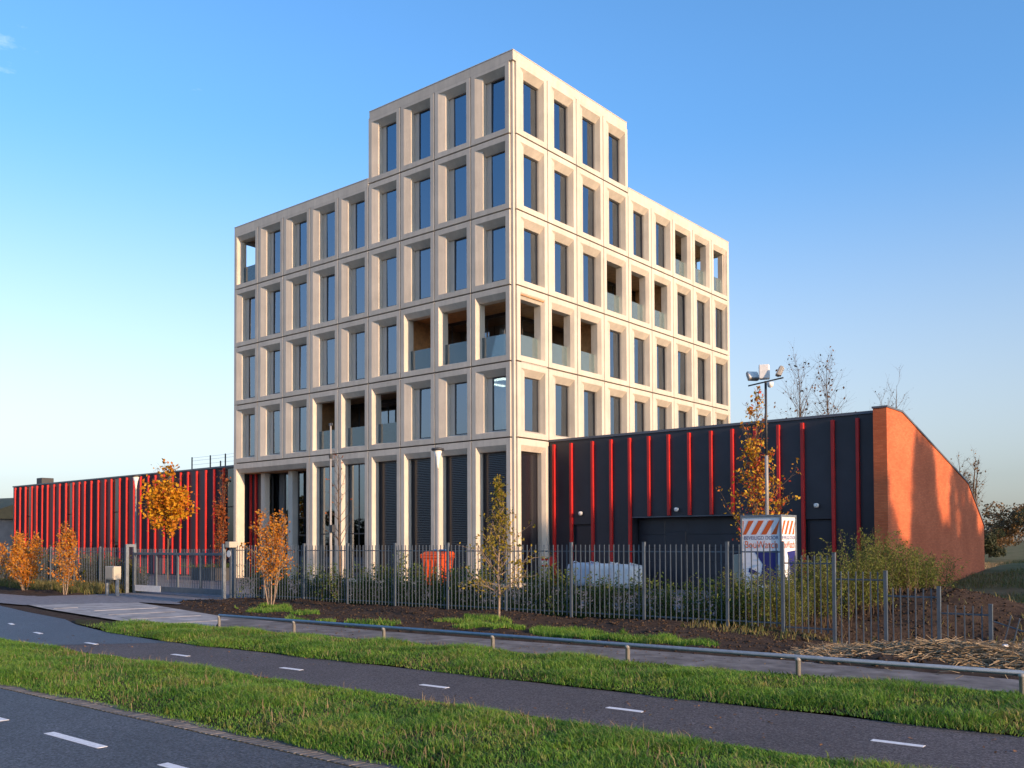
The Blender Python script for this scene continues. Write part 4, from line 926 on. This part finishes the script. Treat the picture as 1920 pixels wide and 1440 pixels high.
# unseen belt of trees added east of the site to shade the brick wall
proto = []
for i in range(3): proto.append(clump('added_tree', 'unseen tree of the belt added to shade the brick wall', (0, 0, -300), 4.6, 4.6, 5.6, 5200, .62, L_evergreen, 'added tree belt east of the site'))
def copy_thing(o, loc, rz, sc, label=None):
    c = o.copy(); COL.objects.link(c); c.location = loc; c.rotation_euler = (0, 0, rz); c.scale = (sc[0], sc[0], sc[1])
    if label: c['label'] = label
    for ch in list(o.children):
        k = ch.copy(); COL.objects.link(k); k.parent = c
    return c
i = 0
for row, (xb, step, zs) in enumerate(((76, 1.9, 1.0), (80, 2.3, .98), (73, 2.2, .72), (84, 2.6, .9))):
    for y in np.arange(-6, 21, step):
        hs = (1.34 if y < 4 else 1.28)*zs
        copy_thing(proto[i % 3], (xb+rng.uniform(-1, 1), y+rng.uniform(-.5, .5), -.1), rng.uniform(0, 6), (rng.uniform(.9, 1.1), hs*rng.uniform(.96, 1.03))); i += 1
# trees added across the road, behind the camera, only to reflect in the glass
SL = {}
for k in range(15):
    x = -120+k*13+rng.uniform(-3, 3)
    c = copy_thing(proto[i % 3], (x, -78+rng.uniform(-6, 6), -.1), rng.uniform(0, 6), (rng.uniform(.9, 1.3), rng.uniform(.7, 1.15)), 'tree added across the road behind the viewer for reflections'); i += 1
    c['group'] = 'added trees across the road'
for o in proto:
    for ch in list(o.children): bpy.data.objects.remove(ch)
    bpy.data.objects.remove(o)

# hedge shrubs: upright shoots with small leaves
def whip_shrub(H, n_st, spread, leafn, size, lm, lean=.18, bare=.12, asp=.5):
    segs = []; lv = []
    for s_ in range(n_st):
        p = np.array([rng.normal()*spread*.35, rng.normal()*spread*.35, 0]); d = unit(np.array([rng.normal()*lean, rng.normal()*lean, 1])); h = H*rng.uniform(.55, 1.0); N = 4
        for k in range(N):
            d = unit(d+rng.normal(size=3)*.07); p2 = p+d*h/N; segs.append((p, p2, .009*(1-k/N)+.003, .009*(1-(k+1)/N)+.002, 3))
            for _ in range(int(leafn/N)):
                t = rng.uniform(0, 1); q_ = p+(p2-p)*t
                if (k+t)/N > bare: lv.append(q_+rng.normal(size=3)*np.array([.05, .05, .03])*(1.2-.6*(k+t)/N)*2)
            p = p2
    return tubes_mesh(segs, M_bark, 'stems'), leaves_mesh(lv, size, lm, 'foliage', aspect=asp)
hv = [whip_shrub(H_, 12, .6, 84, .085, L_green) for H_ in (1.35, 1.5, 1.7, 1.2, 1.6)]
def place_shrub(name, label, cat, group, me, loc, sc=1):
    t = thing(name, label, cat, loc, rng.uniform(0, 6), group); t.scale = (sc, sc, sc*rng.uniform(.9, 1.1))
    put('stems', me[0], t)['kind'] = 'stuff'; put('foliage', me[1], t)['kind'] = 'stuff'; return t
for x in np.arange(-2.9, 17.6, .46):
    if 9.0 < x < 11.0 and rng.uniform() < .5: continue
    place_shrub('hedge_shrub', 'young leafy green hedge shrub growing behind the long picket fence', 'shrub', 'young hedge behind the long fence', hv[int(rng.integers(5))], (x+rng.uniform(-.12, .12), -12.15+rng.uniform(-.15, .35), 0), rng.uniform(.75, 1.12))
M_hedgeol = leafmat('olive_hedge_leaves', [(0.05, 0.075, 0.012), (0.10, 0.11, 0.02), (0.16, 0.14, 0.03), (0.07, 0.08, 0.02)])
hv2 = [whip_shrub(H_, 18, .7, 60, .11, M_hedgeol, .12) for H_ in (1.5, 1.75, 1.6)]
for x in np.arange(-24.5, -11.2, .62):
    place_shrub('hedge_shrub', 'olive green grassy shrub behind the fence left of the gate', 'shrub', 'hedge behind the left fence', hv2[int(rng.integers(3))], (x, -12.3+rng.uniform(-.2, .2), 0), rng.uniform(.85, 1.1))
wv = [whip_shrub(H_, 60, 1.1, 80, .095, L_willow, .11, .2, .28) for H_ in (2.0, 2.2, 1.9)]
for i, (x, y, s_) in enumerate([(17.3, -10.2, .85), (18.1, -9.3, .9), (17.6, -7.4, .95), (18.6, -7.4, .92), (18.2, -5.2, .95), (19.0, -5.6, .9), (17.4, -3.2, .9), (18.6, -2.6, .85), (19.1, -3.8, .8), (17.0, -11.6, .75), (17.9, -11.4, .7)]):
    place_shrub('willow_shrub', 'tall olive willow shrub behind the stepped fence panels beside the brick wall', 'shrub', 'willow shrubs behind the stepped fence', wv[i % 3], (x, y, float(gz(x, y))-.05), s_)
pl_me = whip_shrub(.3, 40, 2.0, 14, .06, L_green, .4, 0)
for x in (-.8, 0, .8):
    put('low_plant', pl_me[1], PLT, (x, 0, .72))['kind'] = 'stuff'

# ------------------------------------------------------------------ grass, weeds, reeds
def blades(name, P, h, wdt, m, bend=.5, label=None):
    n_ = len(P); az = rng.uniform(0, 2*math.pi, n_); d = np.stack([np.cos(az), np.sin(az), np.zeros(n_)], 1); s_ = np.stack([-np.sin(az), np.cos(az), np.zeros(n_)], 1)
    b_ = (bend*rng.uniform(.2, 1.3, n_)*h)[:, None]; w_ = (wdt*rng.uniform(.7, 1.3, n_))[:, None]; hh = np.zeros((n_, 3)); hh[:, 2] = h
    mid = P+hh*.55+d*b_*.3; tip = P+hh*(1-.15*bend)+d*b_
    v = np.stack([P-s_*w_, P+s_*w_, mid+s_*w_*.8, mid-s_*w_*.8, tip], 1).reshape(-1, 3); k = np.arange(n_)*5
    me = np_mesh(name, v, np.stack([k+3, k+2, k+4], 1), m, np.stack([k, k+1, k+2, k+3], 1)); o = put(name, me)
    tag(o, label, 'grass', kind='stuff'); return o
def scatter_strip(n_, x0, x1, ya, yb, hf, near=None, over=.06):
    x = x0+(x1-x0)*rng.uniform(0, 1, n_)**(near or 1); x = x if near is None else x1-(x-x0)
    t = rng.uniform(-over, 1+over, n_); A = ya(x); B = yb(x); y = A+(B-A)*t; z = hf(x, y, np.clip(t, 0, 1)); return np.stack([x, y, z], 1), t
P, t = scatter_strip(230000, 2, 29, v1a, v1b, h1, 1.25, .05)
cl = sn(P[:, 0], P[:, 1], 2.6, 21)+.6*sn(P[:, 0], P[:, 1], 7, 22)
keep = rng.uniform(size=len(P)) < np.clip(.8+.35*cl, .5, 1); P = P[keep]; cl = cl[keep]; t = t[keep]
hh = (.055+.036*np.clip(cl, -.55, 1.4))*rng.uniform(.35, 1.5, len(P))*np.clip(.55+np.minimum(t+.05, 1.05-t)*5, .5, 1.15)
blades('grass', P, hh, .0045, G_grass, 1.25, 'green grass on the verge between road and cycle path')
P, t = scatter_strip(180000, 2.2, 31, v2a, v2b, h2, 1.1, .04)
cl = sn(P[:, 0], P[:, 1], 2.2, 23)+.6*sn(P[:, 0], P[:, 1], 6, 24)
keep = rng.uniform(size=len(P)) < np.clip(.8+.35*cl, .5, 1)*sstep((P[:, 0]-3.0)/5); P = P[keep]; cl = cl[keep]; t = t[keep]
hh = (.066+.042*np.clip(cl, -.55, 1.4))*rng.uniform(.35, 1.5, len(P))*np.clip(.55+np.minimum(t+.05, 1.05-t)*5, .5, 1.15)
blades('grass', P, hh, .005, G_grass, 1.25, 'green grass between the cycle path and the tube railing')
P, t = scatter_strip(26000, -26, 2, v1a, v1b, h1, None, .03)
blades('grass', P, .065*rng.uniform(.5, 1.3, len(P)), .007, G_grass, .7, 'grass verge running far left along the road')
# longer, drier stalks standing out of both verges
P, t = scatter_strip(5200, 4, 29, v1a, v1b, h1, 1.2, .02); cl = sn(P[:, 0], P[:, 1], 1.7, 61); kp = cl > -.1; P = P[kp]
P2, t = scatter_strip(4200, 5, 31, v2a, v2b, h2, 1.1, .02); cl = sn(P2[:, 0], P2[:, 1], 1.7, 62); P = np.concatenate([P, P2[cl > 0]])
blades('dry_grass', P, rng.uniform(.06, .19, len(P)), .0035, G_tan, 1.0, 'thin dry stalks standing in the green verges')
# broad-leaved weeds and dark tufts
P, t = scatter_strip(9000, 4, 29, v1a, v1b, h1, 1.2, .02); P2, t2 = scatter_strip(9000, 5, 31, v2a, v2b, h2, 1.1, .02); P = np.concatenate([P, P2]); cl = sn(P[:, 0], P[:, 1], 3.2, 63)+.5*sn(P[:, 0], P[:, 1], 9, 64); P = P[cl > .55]
blades('weeds', P, rng.uniform(.04, .13, len(P)), .012, L_green, 1.3, 'dark broad-leaved weeds among the verge grass')
# grass patches on the bare soil
def patch_pts(n_, cx, cy, rx, ry):
    a = rng.uniform(0, 2*math.pi, n_); r = rng.uniform(0, 1, n_)**.6; x = cx+np.cos(a)*r*rx; y = cy+np.sin(a)*r*ry
    kp = (sn(x, y, 3, 31)+.4 > r*.9-.3); x = x[kp]; y = y[kp]; return np.stack([x, y, gz(x, y)], 1)
P = np.concatenate([patch_pts(5000, 4.2, -16.7, 2.2, .45), patch_pts(2500, 2.8, -15.7, 1.0, .4), patch_pts(16000, 13.6, -16.6, 3.0, .75), patch_pts(6000, 17.3, -17.2, 2.4, .35), patch_pts(2500, 8.5, -17.9, 2.5, .25), patch_pts(1200, 11.6, -15.4, .9, .3)])
blades('grass', P, .12*rng.uniform(.4, 1.3, len(P)), .006, G_grass, .7, 'bright grass patches on the dark soil before the fence')
# rough weeds on the right bank
x = rng.uniform(16.3, 33, 60000); y = rng.uniform(-14, 26, 60000)
kp = (sn(x, y, .8, 41)+.5*sn(x, y, 3, 42) > -.35) & ~((np.abs(x-19.6) < 2.6) & (np.abs(y+7.5) < 3.6) & (rng.uniform(size=60000) < .92)); x = x[kp]; y = y[kp]
blades('weeds', np.stack([x, y, gz(x, y)], 1), .16*rng.uniform(.3, 1.5, len(x)), .012, G_dry, .9, 'rough weeds covering the bank beside the brick wall')
x = rng.uniform(2, 26, 22000); y = rng.uniform(26, 56, 22000)
blades('dry_grass', np.stack([x, y, gz(x, y)], 1), .35*rng.uniform(.4, 1.3, len(x)), .03, G_tan, .7, 'strip of tall dry grass on the far bank')
# low ground cover under the hedge
x = rng.uniform(-2.5, 17.3, 16000); y = rng.uniform(-12.5, -10.9, 16000)
blades('ground_cover', np.stack([x, y, gz(x, y)], 1), .22*rng.uniform(.2, 1.3, len(x)), .010, L_green, .8, 'low leafy ground cover under the hedge shrubs')
x = rng.uniform(-25, -11, 9000); y = rng.uniform(-14.8, -12.2, 9000)
blades('ground_cover', np.stack([x, y, gz(x, y)], 1), .45*rng.uniform(.2, 1.2, len(x)), .010, G_dry, .7, 'brown weedy growth along the left fence')
# soil clods
n_ = 5200; x = rng.uniform(-3, 23, n_); y = rng.uniform(-18.2, -12.3, n_); kp = (y > np.maximum(-18.1, -15.8-(x+2.2)*.36)); x = x[kp]; y = y[kp]
xx = rng.uniform(18.2, 22, 1800); yy = rng.uniform(-11.5, -4, 1800); x = np.concatenate([x, xx]); y = np.concatenate([y, yy])
base = np.array([(1, 0, 0), (-1, 0, 0), (0, 1, 0), (0, -1, 0), (0, 0, 1), (0, 0, -1)], float); tri = np.array([(0, 2, 4), (2, 1, 4), (1, 3, 4), (3, 0, 4), (2, 0, 5), (1, 2, 5), (3, 1, 5), (0, 3, 5)])
sc_ = rng.uniform(.012, .05, len(x))**1.0; V = base[None]*sc_[:, None, None]*rng.uniform(.6, 1.4, (len(x), 6, 1))*np.array([1, 1, .7])+np.stack([x, y, gz(x, y)+.005], 1)[:, None]
F = (tri[None]+6*np.arange(len(x))[:, None, None]).reshape(-1, 3)
M_clod = mat('soil_clods', (0.04, 0.03, 0.02), 1.0, island=[(0.025, 0.017, 0.012), (0.05, 0.034, 0.024), (0.085, 0.06, 0.042), (0.035, 0.025, 0.018)], spec=.1)
tag(put('soil_clods', np_mesh('soil_clods', V.reshape(-1, 3), F, M_clod)), 'loose dark soil clods strewn before the fence', 'soil', kind='stuff')
# heap of cut reeds
n_ = 8000; segs = []
cx = rng.uniform(20.4, 29.5, n_); cy = -16.35+rng.normal(size=n_)*.52-.03*(cx-20); hp = .36*np.exp(-((cy+16.4+.03*(cx-20))/.65)**2)*sstep((cx-20.2)/3)
for i in range(n_):
    az = rng.normal()*.85+(math.pi if rng.uniform() < .5 else 0)+.15; el = rng.normal()*.2; L_ = rng.uniform(.08, .6)
    d = np.array([math.cos(az)*math.cos(el), math.sin(az)*math.cos(el), math.sin(el)])*L_*.5; c = np.array([cx[i], cy[i], .02+hp[i]*rng.uniform(.55, 1.05)])
    bn = c+rng.normal(size=3)*L_*.07; segs.append((c-d, bn, rng.uniform(.004, .011), .006, 3)); segs.append((bn, c+d, .006, .003, 3))
tag(put('reed_heap', tubes_mesh(segs, M_straw, 'reed_heap')), 'heap of cut dry reeds lying before the stepped fence', 'reed heap', kind='stuff')
mx_, my_ = np.meshgrid(np.linspace(20, 30, 60), np.linspace(-18.0, -14.8, 24)); mz = .29*np.exp(-((my_+16.4+.03*(mx_-20))/.65)**2)*sstep((mx_-20.2)/3)-.06
k = np.arange(mx_.size).reshape(mx_.shape); f = np.stack([k[:-1, :-1].ravel(), k[:-1, 1:].ravel(), k[1:, 1:].ravel(), k[1:, :-1].ravel()], 1)
M_strawbase = mat('matted_reed', (0.10, 0.07, 0.04), 1.0, 0.5, 9, bump=.8, bscale=30)
tag(put('reed_mat', np_mesh('reed_mat', np.stack([mx_.ravel(), my_.ravel(), mz.ravel()], 1), None, M_strawbase, f)), 'matted base of the reed heap', 'reed heap', kind='stuff')
# fallen leaves
L_fallen = leafmat('fallen_leaf', [(0.16, 0.08, 0.035), (0.26, 0.13, 0.05), (0.10, 0.055, 0.03), (0.30, 0.19, 0.07)], .1)
def fallen(n_, x0, x1, y0, y1, zf, label):
    x = rng.uniform(x0, x1, n_); y = rng.uniform(y0, y1, n_); z = zf(x, y)+.008; kp = sn(x, y, 1.2, 77)+.5*sn(x, y, 5, 78) > .05; P = np.stack([x, y, z], 1)[kp]; k_ = len(P)
    az = rng.uniform(0, 6.28, k_); L = rng.uniform(.012, .032, k_)[:, None]; t = np.stack([np.cos(az), np.sin(az), rng.normal(size=k_)*.25], 1)*L; q_ = np.stack([-np.sin(az), np.cos(az), rng.normal(size=k_)*.25], 1)*L*.6
    V = np.stack([P-t, P+q_+[0, 0, .004], P+t, P-q_+[0, 0, .004]], 1).reshape(-1, 3); k = np.arange(k_)*4
    tag(put('fallen_leaves', np_mesh('fallen_leaves', V, np.concatenate([np.stack([k, k+1, k+2], 1), np.stack([k, k+2, k+3], 1)]), L_fallen)), label, 'leaves', kind='stuff')
fallen(900, 9, 28, -27.5, -25.1, lambda x, y: .085+0*x, 'brown leaves scattered in the near grass verge')
fallen(500, 6, 29, -25.0, -22.7, lambda x, y: 0*x, 'a few brown leaves on the cycle path')
fallen(900, 5, 28, -20.2, -18.2, lambda x, y: .012+0*x, 'brown leaves and debris on the footpath')
fallen(1800, -2.5, 18, -18.0, -12.9, gz, 'brown leaves on the dark soil before the fence')
# litter
def blob(name, label, loc, s_, m, flat=.5):
    bm = bmesh.new(); bmesh.ops.create_icosphere(bm, subdivisions=2, radius=s_)
    for v in bm.verts: v.co = Vector((v.co.x*rng.uniform(.75, 1.2), v.co.y*rng.uniform(.75, 1.2), v.co.z*flat*rng.uniform(.8, 1.2)))
    me = bpy.data.meshes.new(name); bm.to_mesh(me); bm.free(); me.materials.append(m); tag(put(name, me, None, loc), label, 'litter')
blob('litter', 'white scrap of paper on the far grass strip', (12.29, -22.3, .075), .07, M_white, .3)
blob('stone', 'small yellowish stone lying in the near verge', (16.85, -26.0, .10), .045, mat('yellow_stone', (.36, .28, .12), .8), .7)
blob('stone', 'small pinkish stone at the lower edge of the near verge', (16.94, -26.95, .085), .035, mat('pink_stone', (.32, .2, .16), .8), .7)
blob('litter', 'white plastic scrap on top of the reed heap', (23.9, -16.6, .36), .06, M_white, .5)
